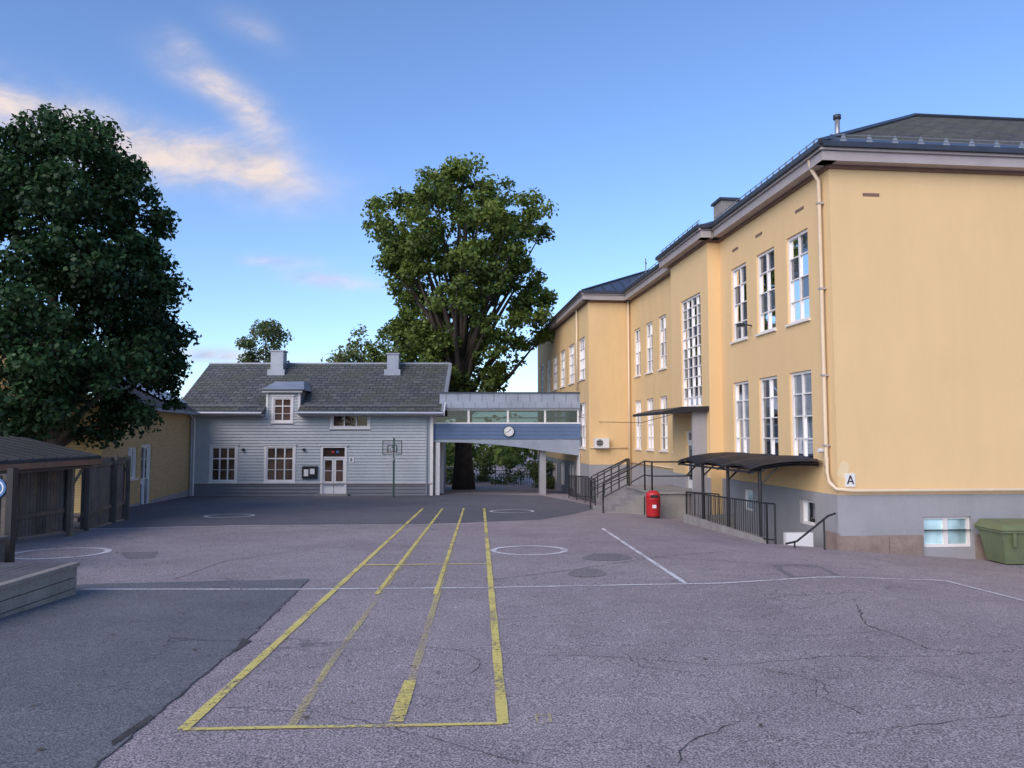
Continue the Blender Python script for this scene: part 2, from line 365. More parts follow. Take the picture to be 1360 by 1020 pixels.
# scattered dry leaves
vs=[];fs=[]
for k in range(900):
    if k<600: x,y=random.gauss(-7,3.5),random.gauss(19,5)
    else: x,y=random.uniform(-9,9),random.uniform(4,32)
    if y<3 or y>35 or uv(x,y)[1]>7.2 or x<-10.5: continue
    s=random.uniform(.012,.035); a=random.uniform(0,6.28); z=G(x,y)+.013; o_=len(vs)
    for j,r in enumerate((1,.5,1,.5)): vs.append((x+s*r*math.cos(a+j*1.57),y+s*r*math.sin(a+j*1.57),z+random.uniform(0,.006)))
    fs.append((o_,o_+1,o_+2,o_+3))
me=bpy.data.meshes.new('fallen_leaves'); me.from_pydata(vs,[],fs); me.materials.append(M['leaf_litter']); o=bpy.data.objects.new('fallen_leaves',me); sc.collection.objects.link(o)
# ------------------------------------------------------------------ yellow school building
sb=B('yellow_school_building')
def face(V0): return lambda s,n,z: SP(s,V0-n,z)
def endf(U0): return lambda s,n,z: SP(U0-n,s,z)
def uvb(s,n,z): return SP(s,n,z)
V1=8.955; VB=8.56; VF=7.0; UE=34.5; U0=16.45; UB0,UB1=23.3,27.1; UEND=52; VR=30
WT=8.0; PT=.52
m1=face(V1)
ops=[(c-.57,c+.57,z0,z1) for c in (18.1,19.95,21.8) for z0,z1 in ((1.22,3.42),(4.65,6.87))]
wall(sb,'walls','stucco',m1,U0,UB0,PT,WT,ops)
for k,o_ in enumerate(ops): window(sb,m1,*o_,2,4,'glass2' if k in(0,4) else 'glass',fw=.07,mw=.032,part='windows')
for c in (17.9,20.3,22.0): sb.box('vents','brownline',m1,c-.22,c+.22,0,.012,7.38,7.45)
mp=face(V1-.035)
bo=[(17.45,18.2,-.3,.3),(21.0,21.7,-.3,.3)]
wall(sb,'plinth','plinth',mp,U0-.035,UB0,-2.2,PT,bo,.2)
sb.poly('plinth','plinth',[mp(U0-.035,0,PT),mp(UB0,0,PT),mp(UB0,-.04,PT),mp(U0-.035,-.04,PT)])
for o_ in bo: window(sb,mp,*o_,1,1,'glass_pale',rec=.12,sill=False)
me_=endf(U0)
wall(sb,'walls','stucco',me_,V1,VR,PT,WT,[])
mpe=endf(U0-.035); bw=[(10.93,12.08,-.66,.02)]
wall(sb,'plinth','plinth',mpe,V1-.035,VR,-.28,PT,bw,.22)
wall(sb,'plinth','plinth',endf(U0-.033),V1-.035,VR,-1.5,-.28,bw,.22)
sb.poly('plinth','plinth',[mpe(V1-.035,0,PT),mpe(VR,0,PT),mpe(VR,-.04,PT),mpe(V1-.035,-.04,PT)])
s=V1-.06
while s<VR-1:
    w=random.uniform(.7,1.2); e_=s+w
    segs=[(s,e_)]
    if e_>10.85 and s<12.15: segs=[(s,10.87)] if s<10.8 else ([(12.14,e_)] if e_>12.3 else [])
    for a,c in segs:
        if c-a>.1: sb.box('granite_base','granite',endf(U0-.035),a+.006,c-.006,0,.05+random.uniform(0,.015),-1.5,-.38)
    s=e_
sb.box('granite_base','granite',face(V1-.035),U0-.08,16.9,0,.05,-1.5,-.32)
window(sb,mpe,*bw[0],2,1,'glass_pale',rec=.12,sill=False,mw=.06)
sb.box('vents','brownline',me_,9.75,10.15,0,.012,7.33,7.40)
sb.add('walls_repair','repair',[me_(9.1+.13*math.cos(t)*(1+.3*math.sin(2*t)),.004,1.08+.2*math.sin(t)) for t in np.linspace(0,6.28,14,endpoint=False)],[tuple(range(14))])
sb.poly('walls','stucco',[SP(U0,VR,-2),SP(40,VR,-2),SP(40,VR,WT),SP(U0,VR,WT)])
mb=face(VB)
tall=(24.0,26.0,2.78,6.5); dr=(24.45,25.75,.06,2.0)
wall(sb,'walls','stucco',mb,UB0,UB1,PT,WT,[tall,dr])
wall(sb,'plinth','plinth',mb,UB0,UB1,-1.5,PT,[dr])
wall(sb,'walls','stucco',endf(UB0),VB,V1,-1.5,WT,[])
sb.poly('walls','stucco',[SP(UB1,VB,-1),SP(UB1,V1,-1),SP(UB1,V1,WT),SP(UB1,VB,WT)])
window(sb,mb,*tall,4,11,'glass',rec=.10,mw=.035,fw=.07)
window(sb,mb,24.45,25.75,1.62,2.0,2,1,'glass',rec=.12,sill=False,part='door_transom')
sb.box('door','white',mb,24.45,25.75,-.16,-.10,.06,1.62)
for a in(24.58,25.17): sb.box('door_glazing','glass',mb,a,a+.45,-.10,-.09,.35,1.5)
ops=[(c-.5,c+.5,z0,z1) for c in (33.3,31.4,29.5,27.75) for z0,z1 in ((1.24,3.38),(4.47,6.58))]
wall(sb,'walls','stucco_far',m1,UB1,UE,PT,WT,ops)
for i,o_ in enumerate(ops): window(sb,m1,*o_,2,4,'glass2' if i%3!=1 else 'glass',fw=.07,mw=.035)
wall(sb,'plinth','plinth',mp,UB1,UE,-1.8,PT,[])
mf=face(VF)
wc=[36.15,38.95,41.7,44.4,47.1,49.8]
ops=[(c-.8,c+.8,z0,z1) for c in wc for z0,z1 in ((1.24,3.38),(4.5,6.5))]
wall(sb,'walls','stucco_far',mf,UE,UEND,PT,WT,ops)
for i,o_ in enumerate(ops): window(sb,mf,*o_,3,4,'glass2' if i%2 else 'glass',fw=.08,mw=.05)
bo=[(c-.7,c+.7,-.85,.35) for c in wc[1:]]
wall(sb,'plinth','plinth',face(VF-.035),UE,UEND,-2.2,PT,bo,.2)
for o_ in bo: window(sb,face(VF-.035),*o_,2,1,'glass2',sill=False)
sb.box('ground_door','white',face(VF-.035),36.6,37.3,0,.03,-.95,1.0)
me2=endf(UE)
wall(sb,'walls','stucco_far',me2,VF,V1,PT,WT,[])
wall(sb,'plinth','plinth',endf(UE-.035),VF-.035,V1,-2,PT,[])
sb.poly('walls','stucco_far',[SP(UEND,VF,-2),SP(UEND,20,-2),SP(UEND,20,WT),SP(UEND,VF,WT)])
def eave(a0,a1,m,ov=.36,ends=(0,0)):
    s0,s1=a0-ends[0],a1+ends[1]
    sb.box('cornice','brownline',m,a0-(.05 if ends[0]>0 else 0),a1+(.05 if ends[1]>0 else 0),0,.07,WT-.06,WT+.02)
    sb.box('eaves','fascia',m,s0+.03*(ends[0]>0),s1-.03*(ends[1]>0),-.02,ov-.04,WT+.02,WT+.24)
    sb.box('eaves','fascia',m,s0,s1,-.03,ov+.02,WT+.245,WT+.30)
    sb.box('gutters','gutter',m,s0,s1,ov-.10,ov+.10,WT+.305,WT+.42)
eave(U0,UB0,m1,ends=(.36,-.38)); eave(V1,VR,me_,ends=(.357,0))
eave(UB0,UB1,mb,ends=(.36,.36)); eave(VB,V1,endf(UB0),ends=(.34,-.3),ov=.34)
eave(UB1,UE,m1,ends=(-.37,-.3)); eave(UE,UEND,mf,ends=(.34,.3)); eave(VF,V1,me2,ends=(.34,-.3),ov=.34)
E=WT+.40
def R(part,mt,pts): sb.poly(part,mt,[SP(*q) for q in pts])
a0,a1=U0-.40,28.6; rz=11.9; ru=22.3; rv=15.0; ve=V1-.40
R('roof_near_wing','mossroof',[(a0,ve,E),(a0,VR,E),(ru,VR,rz),(ru,rv,rz)])
R('roof_near_wing','gutter',[(a0,ve,E),(ru,rv,rz),(a1,ve,E)])
R('roof_near_wing','gutter',[(a1,ve,E),(ru,rv,rz),(ru,VR,rz),(a1,VR,E)])
sb.tube('roof_ridge_caps','gutter',[SP(a0,ve,E+.03),SP(ru,rv,rz+.03)],.07,6); sb.tube('roof_ridge_caps','gutter',[SP(ru,rv,rz+.03),SP(ru,VR,rz+.03)],.07,6)
sl=(rz-E)/(ru-a0)
R('roof_eave_flashing','seam',[(a0,ve,E+.012),(a0,VR,E+.012),(a0+.75,VR,E+.75*sl+.012),(a0+.75,ve+.8,E+.75*sl+.012)])
R('roof_bay','gutter',[(UB0-.36,VB-.38,E),(UB1+.36,VB-.38,E),(25.2,10.6,E+1.15)]); R('roof_bay','gutter',[(UB0-.36,VB-.38,E),(25.2,10.6,E+1.15),(UB0-.36,10.6,E)])
R('roof_bay','gutter',[(UB1+.36,VB-.38,E),(UB1+.36,10.6,E),(25.2,10.6,E+1.15)])
R('roof_main','seam',[(26,V1-.38,E),(UE+4,V1-.38,E),(UE+4,14.5,E+2.7),(26,14.5,E+2.7)])
fz=E+2.9; v0=VF-.36; u0=UE-.36; vr=13.2
R('roof_far_wing','seam',[(u0,v0,E),(u0,20,E),(u0+6.4,vr,fz)]); R('roof_far_wing','seam',[(u0,v0,E),(u0+6.4,vr,fz),(UEND-5,vr,fz),(UEND+.3,v0,E)])
R('roof_far_wing','seam',[(UEND+.3,v0,E),(UEND-5,vr,fz),(UEND+.3,20,E)])
for k in range(1,16):
    vv=v0+k*.55
    if vv<vr+.1:
        t=(vv-v0)/(vr-v0); sb.tube('roof_seams','gutter',[SP(u0,vv,E+.02),SP(u0+6.4*t,vv,E+(fz-E)*t+.02)],.025,4)
for k in range(1,28):
    uu=u0+k*.6; t=min(1,(uu-u0)/6.4)
    sb.tube('roof_seams','gutter',[SP(uu,v0,E+.02),SP(uu,v0+(vr-v0)*t,E+(fz-E)*t+.02)],.025,4)
sb.tube('roof_ridge_caps','gutter',[SP(u0,v0,E+.03),SP(u0+6.4,vr,fz+.03)],.05,6)
def guards(p0,p1,n):
    P0,P1=Vector(p0),Vector(p1)
    sb.tube('snow_guard_rails','steelgrey',[P0+Vector((0,0,.15)),P1+Vector((0,0,.15))],.012,5)
    sb.tube('snow_guard_rails','steelgrey',[P0+Vector((0,0,.07)),P1+Vector((0,0,.07))],.010,5)
    d=(P1-P0).normalized()
    for k in range(n):
        q=P0.lerp(P1,(k+.5)/n)
        sb.add('snow_guard_brackets','steelgrey',[tuple(q-d*.09),tuple(q+d*.09),tuple(q+d*.02+Vector((0,0,.18))),tuple(q-d*.02+Vector((0,0,.18)))],[(0,1,2,3)])
guards(SP(a0+.12,ve+.3,E+.08),SP(a0+.12,VR,E+.08),34)
guards(SP(a0+.3,ve+.10,E+.06),SP(UB0-.5,ve+.10,E+.06),18)
guards(SP(UB0-.2,VB-.30,E+.06),SP(UB1+.2,VB-.30,E+.06),9)
guards(SP(UB1+.6,V1-.30,E+.06),SP(UE-.2,V1-.30,E+.06),14)
sb.tube('roof_vent_pipe','steelgrey',[SP(17.1,9.55,E+.3),SP(17.1,9.55,E+1.0)],.06,10); sb.tube('roof_vent_pipe','gutter',[SP(17.1,9.55,E+1.0),SP(17.1,9.55,E+1.1)],.09,10)
sb.box('chimney','concrete',uvb,24.6,25.3,9.55,10.15,E+.2,E+1.35); sb.box('chimney_cap','gutter',uvb,24.53,25.37,9.48,10.22,E+1.35,E+1.43)
sb.tube('antenna','steelgrey',[SP(33,9.3,E),SP(33,9.3,E+1.3)],.025,5); sb.tube('antenna','steelgrey',[SP(32.8,9.2,E+1.1),SP(33.2,9.4,E+1.1)],.02,5)
sb.tube('downpipe','cream',[SP(U0+.30,V1-.32,WT+.3),SP(U0+.30,V1-.28,WT+.05),SP(U0+.30,V1-.10,WT-.25),SP(U0+.30,V1-.09,1.3),SP(U0+.30,V1-.10,1.1)],.045,10)
for z in (7.2,5.2,3.2,1.6): sb.box('downpipe_clamps','fascia',m1,U0+.24,U0+.36,0,.155,z,z+.04)
sb.tube('wall_pipe','cream',[SP(U0+.30,V1-.08,1.35),SP(U0+.28,V1-.10,1.0),SP(U0+.10,V1-.13,.80),SP(U0-.11,V1-.10,.66),SP(U0-.11,V1+.3,.62),SP(U0-.11,VR,.60)],.042,10)
sb.tube('downpipe','cream',[SP(UE-.12,V1-.12,WT),SP(UE-.12,V1-.12,-.9)],.045,8)
sb.tube('downpipe','cream',[SP(36.9,VF-.1,WT),SP(36.9,VF-.1,4)],.045,8)
sb.tube('wall_lamp','black',[SP(20.9,V1,4.95),SP(20.9,V1-.3,5.0)],.02,6); sb.box('wall_lamp','black',m1,20.8,21.0,.24,.4,4.92,5.01)
sb.tube('wall_lamp','white',[SP(16.9,V1-.02,1.5),SP(16.9,V1-.2,1.5)],.05,8)
sb.tube('wall_pipe','cream',[SP(UB1,V1-.05,.62),SP(UE,V1-.05,.62)],.03,6)
sb.tube('wall_pipe','cream',[SP(UE-.05,VF,1.28),SP(UE-.05,V1-.2,1.28)],.025,6)
sb.done(smooth=('downpipe','wall_pipe','roof_vent_pipe'))
ws=B('building_letter_sign'); ws.box('plate','white',me_,9.13,9.36,.002,.02,.70,1.0); 
def stroke(b,m,a,z0,c,z1,w,n0,n1,mt='black'):
    d=Vector((c-a,z1-z0)).normalized(); q=Vector((-d.y,d.x))*w/2
    b.add('letter',mt,[m(x,n,z) for n in(n0,n1) for x,z in((a+q.x,z0+q.y),(a-q.x,z0-q.y),(c-q.x,z1-q.y),(c+q.x,z1+q.y))],[(0,1,2,3),(4,5,6,7),(0,1,5,4),(1,2,6,5),(2,3,7,6),(3,0,4,7)])
stroke(ws,me_,9.175,.76,9.245,.95,.03,.021,.025); stroke(ws,me_,9.315,.76,9.245,.95,.03,.021,.0255); stroke(ws,me_,9.20,.82,9.29,.82,.025,.021,.026); ws.done()
ac=B('heat_pump_unit'); ac.box('case','white',me2,7.2,7.85,.03,.33,1.28,1.72); 
ac.add('fan_grille','black',[me2(7.42+.16*math.cos(t),.334,1.5+.16*math.sin(t)) for t in np.linspace(0,6.28,18,endpoint=False)],[tuple(range(18))])
for k in range(4): ac.box('fan_guard','white',me2,7.27,7.57,.336,.342,1.38+k*.075,1.39+k*.075)
ac.box('bracket','steelgrey',me2,7.25,7.8,0,.3,1.24,1.277); ac.done()
# ------------------------------------------------------------------ basement stair well
sw=B('basement_stairwell')
sw.box('floor','concrete',uvb,HU0,HU1,HV0,HV1,-2.3,-2.2)
sw.box('retaining_wall','concrete',uvb,HU0,HU1,HV0-.2,HV0,-2.3,-.47); sw.box('end_wall','white',uvb,HU0-.15,HU0,HV0+.35,HV1-.4,-2.3,-.35); sw.box('far_wall','concrete',uvb,HU1,HU1+.05,HV0-.2,HV1,-2.3,-.5)
for k in range(9): sw.box('steps','concrete',uvb,HU0+.28*k+.001*k,HU0+.28*(k+1),HV0,HV1-.05,-2.2,-.72-.17*k)
sw.done()
cp=B('stairwell_canopy')
pu=[17.2,19.15,21.0,22.3]; uA,uB=17.0,22.4; n=108
rows=[(8.90,1.20),(8.4,1.21),(7.9,1.18),(7.5,1.12),(7.2,1.03)]
def lobe(u):
    t=((u-uA)/((uB-uA)/3))%1.0; return .10*math.sin(math.pi*t)
vsx=[];fsx=[]
for th_ in (0,.045):
    for i in range(n+1):
        u=uA+(uB-uA)*i/n; dz=.012*math.sin(i*math.pi/2)+lobe(min(u,uB-1e-4))
        for v,z in rows: vsx.append(SP(u,v,z+dz+th_))
nr=len(rows)
for L in (0,1):
    o_=L*(n+1)*nr
    for i in range(n):
        for j in range(nr-1): fsx.append((o_+i*nr+j,o_+(i+1)*nr+j,o_+(i+1)*nr+j+1,o_+i*nr+j+1))
o_=(n+1)*nr
for i in range(n): fsx.append((i*nr+nr-1,(i+1)*nr+nr-1,o_+(i+1)*nr+nr-1,o_+i*nr+nr-1))
cp.add('roof','black',vsx,fsx)
for u in pu[:3]: cp.tube('posts','black',[SP(u,7.48,-.75),SP(u,7.48,1.08)],.042,8)
for u in pu:
    cp.tube('ribs','black',[SP(u,v,z-.04) for v,z in rows],.035,6)
    cp.tube('braces','black',[SP(u,7.48,.70),SP(u,7.9,1.10)],.022,6)
cp.tube('edge_beam','black',[SP(uA,7.25,1.0),SP(uB,7.25,1.0)],.03,6); cp.tube('edge_beam','black',[SP(uA,7.48,1.06),SP(uB,7.48,1.06)],.04,6)
cp.done()
def railing(name,pts,h=.95,step=.13,r=.02,mt='black',bal=True,mids=(),postev=1.6):
    b=B(name); P=[Vector(p) for p in pts]
    for a,c in zip(P,P[1:]):
        up=Vector((0,0,h)); b.tube('top_rail',mt,[a+up,c+up],r,6)
        if bal: b.tube('bottom_rail',mt,[a+Vector((0,0,.1)),c+Vector((0,0,.1))],r*.8,6)
        for q in mids: b.tube('mid_rail',mt,[a+Vector((0,0,q)),c+Vector((0,0,q))],r*.8,6)
        L=(c-a).length; n=max(1,int(L/postev))
        for k in range(n+1):
            q=a.lerp(c,k/n); b.tube('posts',mt,[q-Vector((0,0,.08)),q+up],r*1.1,6)
        if bal:
            n=int(L/step)
            for k in range(1,n):
                q=a.lerp(c,k/n); b.tube('balusters',mt,[q+Vector((0,0,.1)),q+up],.009,4)
    return b.done()
g=lambda U,V,k=0:SP(U,V,GUV(U,V)+k)
railing('stairwell_railing',[g(16.75,7.62),g(16.75,7.43),g(22.3,7.43),g(22.5,8.5)],h=.9)
hr=B('handrail'); hr.tube('rail','black',[SP(16.40,8.85,.12),SP(16.25,8.6,.08),SP(16.2,7.85,-.45),SP(16.2,7.6,-.5)],.024,8); hr.tube('post','black',[g(16.24,8.5,-.05),SP(16.24,8.5,.03)],.02,6); hr.tube('post','black',[g(16.2,7.8,-.05),SP(16.2,7.8,-.45)],.02,6); hr.done()
# ------------------------------------------------------------------ entrance stairs
es=B('entrance_stairs'); pz=.05
es.box('landing','concrete',uvb,24.0,27.4,6.9,VB-.003,-1.2,pz-.06); es.box('landing_slab','concrete',uvb,23.93,27.45,6.85,VB-.003,pz-.058,pz)
for k in range(4): es.box('steps','concrete',uvb,24.85,27.0,6.9-.33*(k+1),6.9-.33*k-.05*(k==0)-.002,-1.2,pz-.17*(k+1))
es.prism('ramp','concrete',[SP(27.45,6.95,-1.2),SP(27.45,6.95,pz),SP(33.8,6.95,-.93),SP(33.8,6.95,-1.2)],tuple(a-b for a,b in zip(SP(0,VB-.0,0),SP(0,6.95,0))))
es.done()
railing('stair_railing',[SP(24.9,5.5,-.68),SP(24.9,6.9,pz),SP(24.05,6.9,pz),SP(24.05,8.45,pz)],h=.95,mids=(.5,),bal=False,postev=.8,r=.026)
railing('stair_railing',[SP(26.95,5.5,-.70),SP(26.95,6.9,pz),SP(27.4,6.95,pz),SP(33.8,6.95,-.93)],h=.95,mids=(.35,.65),bal=False,postev=1.2,r=.026)
railing('ramp_railing',[g(28.5,6.0),g(34.2,6.0),g(34.2,6.9)],h=1.0,step=.14)
ec=B('entrance_canopy')
ec.prism('roof','black',[SP(23.35,VB,2.62),SP(23.35,7.05,2.50),SP(23.35,7.05,2.58),SP(23.35,7.7,2.74),SP(23.35,VB,2.76)],tuple(a-b for a,b in zip(SP(3.6,0,0),SP(0,0,0))))
ec.box('side_wall','plinth',uvb,23.6,23.7,8.1,VB-.002,-.7,2.61)
ec.tube('stay','black',[SP(25,7.3,2.6),SP(25,VB,2.62)],.03,6); ec.done()
rb=B('litter_bin'); cx,cy,_=SP(23.45,6.75,0); gz=G(cx,cy)
def lathe(b,part,mt,cx,cy,z0,prof,seg=24):
    vs=[(cx+r*math.cos(2*math.pi*k/seg),cy+r*math.sin(2*math.pi*k/seg),z0+z) for z,r in prof for k in range(seg)]
    fs=[(i*seg+k,i*seg+(k+1)%seg,(i+1)*seg+(k+1)%seg,(i+1)*seg+k) for i in range(len(prof)-1) for k in range(seg)]
    fs+=[tuple(range(seg))[::-1],tuple((len(prof)-1)*seg+k for k in range(seg))]; b.add(part,mt,vs,fs)
lathe(rb,'foot','black',cx,cy,gz-.01,[(0,.20),(.06,.20)]); lathe(rb,'body','red',cx,cy,gz,[(.05,.20),(.1,.215),(.58,.225),(.6,.24),(.62,.225)])
lathe(rb,'lid','red',cx,cy,gz,[(.62,.222),(.74,.215),(.80,.17),(.84,.08),(.845,.02)])
rb.box('opening','black',lambda s,n,z:(cx+s,cy-n,gz+z),-.11,.11,.205,.224,.63,.72); rb.box('label','paper',lambda s,n,z:(cx+s,cy-n,gz+z),-.06,.06,.214,.226,.32,.42)
rb.done(smooth=('body','lid'))
fb=B('ball'); bx,by=gp(917,688); lathe(fb,'ball','white',bx,by,G(bx,by),[(.11-.11*math.cos(t),max(.004,.11*math.sin(t))) for t in np.linspace(0,math.pi,12)],16); fb.done(smooth=('ball',))
gb=B('grit_bin'); zb=-.88
def trap(b,part,mt,x0,x1,y0,y1,z0,z1,ins):
    b.add(part,mt,[(x0+ins,y0+ins,z0),(x1-ins,y0+ins,z0),(x1-ins,y1-ins,z0),(x0+ins,y1-ins,z0),(x0,y0,z1),(x1,y0,z1),(x1,y1,z1),(x0,y1,z1)],[(0,1,2,3),(4,5,6,7),(0,1,5,4),(1,2,6,5),(2,3,7,6),(3,0,4,7)])
trap(gb,'body','green',10.38,11.9,16.45,17.3,zb,-.22,.10); trap(gb,'rim','green',10.33,11.95,16.40,17.35,-.215,-.16,0.0)
gb.add('lid','green',[(10.30,16.37,-.157),(11.98,16.37,-.157),(11.98,17.37,-.157),(10.30,17.37,-.157),(10.42,16.5,-.05),(11.86,16.5,-.05),(11.86,17.3,.0),(10.42,17.3,.0)],[(0,1,2,3),(4,5,6,7),(0,1,5,4),(1,2,6,5),(2,3,7,6),(3,0,4,7)])
for x in (10.6,11.1,11.6): gb.box('ribs','green',ident,x-.03,x+.03,16.39,16.44,-.5,-.22)
gb.done()
# ------------------------------------------------------------------ wooden house
hb=B('wooden_house'); YH=37.; x0,x1=-15.3,-3.82; zb=-.42; ze=3.0
mh=lambda s,n,z:(s,YH-n,z)
wins=[(-14.38,-13.22,-.33,1.28),(-11.75,-10.45,-.33,1.28),(-8.62,-6.90,2.24,2.86)]
door=(-9.05,-8.0,-1.02,1.25); dw=(-11.45,-10.6,2.52,3.62); DX0,DX1=-11.8,-10.2
trim=.10
ops=[(a-trim,b_+trim,c-trim,d+trim) for a,b_,c,d in wins+[door,dw]]
wall(hb,'walls','siding',lambda s,n,z:(s,YH+.02-n,z),x0,x1,-1.6,ze,[(a,b_,c,d) for a,b_,c,d in wins+[door]]+[(dw[0],dw[1],dw[2],ze)])
wall(hb,'walls','siding',lambda s,n,z:(s,YH+.02-n,z),DX0,DX1,ze,4.05,[(dw[0],dw[1],ze,dw[3])])
def clap(z0,z1,xa,xb,pitch,mt):
    z=z0
    while z<z1-.02:
        zt=min(z+pitch,z1); segs=[(xa,xb)]
        for o_ in ops:
            if o_[2]<zt-.02 and o_[3]>z+.02:
                ns=[]
                for a,c in segs:
                    if o_[1]<=a or o_[0]>=c: ns.append((a,c)); continue
                    if o_[0]>a: ns.append((a,o_[0]))
                    if o_[1]<c: ns.append((o_[1],c))
                segs=ns
        for a,c in segs:
            hb.add('siding_boards',mt,[mh(a,-.01,z),mh(c,-.01,z),mh(c,.04,z),mh(a,.04,z),mh(a,.002,zt),mh(c,.002,zt)],[(0,1,2,3),(3,2,5,4),(0,3,4),(1,5,2)])
        z=zt
clap(zb,ze-.12,x0,x1,.145,'siding'); clap(ze-.12,4.0,DX0,DX1,.145,'siding'); clap(-1.05,zb-.06,x0,x1,.16,'siding_grey')
hb.box('water_table','fascia',mh,x0-.02,x1+.02,.0,.07,zb-.06,zb)
hb.box('foundation','concrete',mh,x0,x1,-.01,.02,-1.7,-1.05)
for a in (x0-.03,x1-.10): hb.box('corner_boards','white',mh,a,a+.14,-.1,.05,-1.1,ze-.1)
for a in (DX0-.02,DX1-.08): hb.box('corner_boards','white',mh,a,a+.10,-.1,.05,2.7,3.98)
for a,c,z0,z1 in wins+[dw]:
    isd=(a,c,z0,z1)==dw; small=z1-z0<.8
    for q in ((a-trim,a,z0-.06,z1+.10),(c,c+trim,z0-.06,z1+.10),(a,c,z1,z1+.10),(a,c,z0-.08,z0)): hb.box('window_trim','white',mh,q[0],q[1],-.02,.05,q[2],q[3])
    hb.box('window_trim','white',mh,a-trim-.05,c+trim+.05,-.02,.09,z1+.10,z1+.15); hb.box('window_trim','white',mh,a-trim-.03,c+trim+.03,-.02,.08,z0-.11,z0-.06)
    nc=2 if isd else 3
    window(hb,mh,a,c,z0,z1,nc,[ .66] if not small else [],'glass_warm',fr='white',rec=.03,fw=.055,mw=.055,sill=False,mid=False)
    if not small:
        for k in range(nc):
            w=(c-a)/nc
            hb.box('glazing_bars','white',mh,a+w*k+.05,a+w*(k+1)-.05,-.03,.012,z0+(z1-z0)*.33-.012,z0+(z1-z0)*.33+.012)
a,c,z0,z1=door
for q in ((a-trim,a,z0,z1+.1),(c,c+trim,z0,z1+.1),(a,c,z1,z1+.1)): hb.box('door_trim','white',mh,q[0],q[1],-.02,.05,q[2],q[3])
hb.box('door_trim','white',mh,a-.16,c+.16,-.02,.10,z1+.10,z1+.16)
hb.box('door_transom','glass_warm',mh,a,c,-.06,-.04,.82,z1)
hb.box('door_transom_bar','white',mh,a,c,-.05,.01,.76,.82)
md=(a+c)/2
for d0,d1 in ((a,md-.01),(md+.01,c)):
    hb.box('door_leaves','white',mh,d0,d1,-.07,-.03,z0,.76)
    hb.box('door_glass','glass_warm',mh,d0+.09,d1-.09,-.03,-.022,-.35,.66)
    hb.box('door_bars','white',mh,d0+.09,d1-.09,-.021,-.015,.14,.165)
hb.box('doorstep','concrete',mh,a-.25,c+.25,.0,.5,-1.3,-.93)
for q,cc in ((.1,'red'),(.32,'rail_blue')): hb.box('door_stickers',cc,mh,a+q+.3,a+q+.42,-.038,-.03,1.0,1.1)
for xs in (x0,x1):
    hb.poly('gable_walls','siding',[(xs,YH,-1.6),(xs,YH+7.6,-1.6),(xs,YH+7.6,ze),(xs,YH+3.8,5.4),(xs,YH,ze-.05)])
hb.poly('walls','siding',[(x0,YH+7.6,-1.6),(x1,YH+7.6,-1.6),(x1,YH+7.6,ze),(x0,YH+7.6,ze)])
RX0,RX1=-16.1,-3.25; ye=YH-.5; yr=YH+3.8; zr=5.62; zl=2.98; sl=(zr-zl)/(yr-ye)
for xa,xb,ys in ((RX0,DX0-.02,ye),(DX0-.017,DX1+.017,YH+.9),(DX1+.02,RX1,ye)):
    zs_=zl+(ys-ye)*sl
    hb.prism('roof','slate',[(xa,ys,zs_),(xa,yr,zr),(xa,2*yr-ye,zl),(xa,2*yr-ye,zl-.14),(xa,yr,zr-.14),(xa,ys,zs_-.14)],(xb-xa,0,0))
hb.prism('verge_boards','white',[(RX1+.003,ye-.04,zl+.03),(RX1+.003,yr,zr+.04),(RX1+.003,yr,zr-.22),(RX1+.003,ye-.04,zl-.22)],(.05,0,0))
hb.prism('verge_flashing','zinc',[(RX1-.12,ye,zl+.012),(RX1-.12,yr,zr+.012),(RX1-.12,yr,zr+.05),(RX1-.12,ye,zl+.05)],(.18,0,0))
for xa,xb in ((RX0,DX0-.05),(DX1+.05,RX1)):
    hb.tube('gutter','zinc',[(xa,ye-.08,zl-.08),(xb,ye-.08,zl-.10)],.075,8)
    hb.box('soffit','fascia',ident,xa,xb-.02,ye+.02,YH+.02,zl-.22,zl-.145)
hb.tube('ridge_cap','zinc',[(RX0,yr,zr+.02),(RX1,yr,zr+.02)],.07,6)
for xa,xb in ((RX0+.3,DX0-.3),(DX1+.3,RX1-.3)):
    hb.tube('snow_rail','steelgrey',[(xa,ye+.22,zl+.30),(xb,ye+.22,zl+.30)],.018,5)
    for k in range(int((xb-xa)/1.1)+1): hb.tube('snow_hooks','steelgrey',[(xa+k*1.1,ye+.35,zl+.2),(xa+k*1.1,ye+.22,zl+.31)],.015,4)
hb.tube('downpipe','white',[(x0+.1,ye-.05,zl-.15),(x0+.1,YH-.1,zl-.5),(x0+.1,YH-.1,-1.0)],.04,8); hb.tube('downpipe','zinc',[(x1-.25,ye-.05,zl-.15),(x1-.25,YH-.1,zl-.45),(x1-.25,YH-.1,-1.0)],.035,8)
dz=4.0
for xx in(DX0,DX1): hb.poly('dormer_cheeks','zinc',[(xx,YH,2.9),(xx,YH,dz),(xx,YH+2.0,dz)])
hb.box('dormer_fascia','white',ident,DX0-.16,DX1+.16,YH-.22,YH-.17,dz-.1,dz+.03)
hb.add('dormer_roof','zinc',[(DX0-.25,YH-.3,dz),(DX1+.25,YH-.3,dz),(DX1+.25,YH+2.2,dz+.02),(DX0-.25,YH+2.2,dz+.02),(DX0+.1,YH+1.0,dz+.50),(DX1-.1,YH+1.0,dz+.50),(DX1-.1,YH+2.8,dz+.50),(DX0+.1,YH+2.8,dz+.50)],[(0,1,2,3),(0,1,5,4),(1,2,6,5),(3,0,4,7),(4,5,6,7)])
hb.box('dormer_eave','zinc',ident,DX0-.27,DX1+.27,YH-.32,YH+.0,dz+.033,dz+.07)
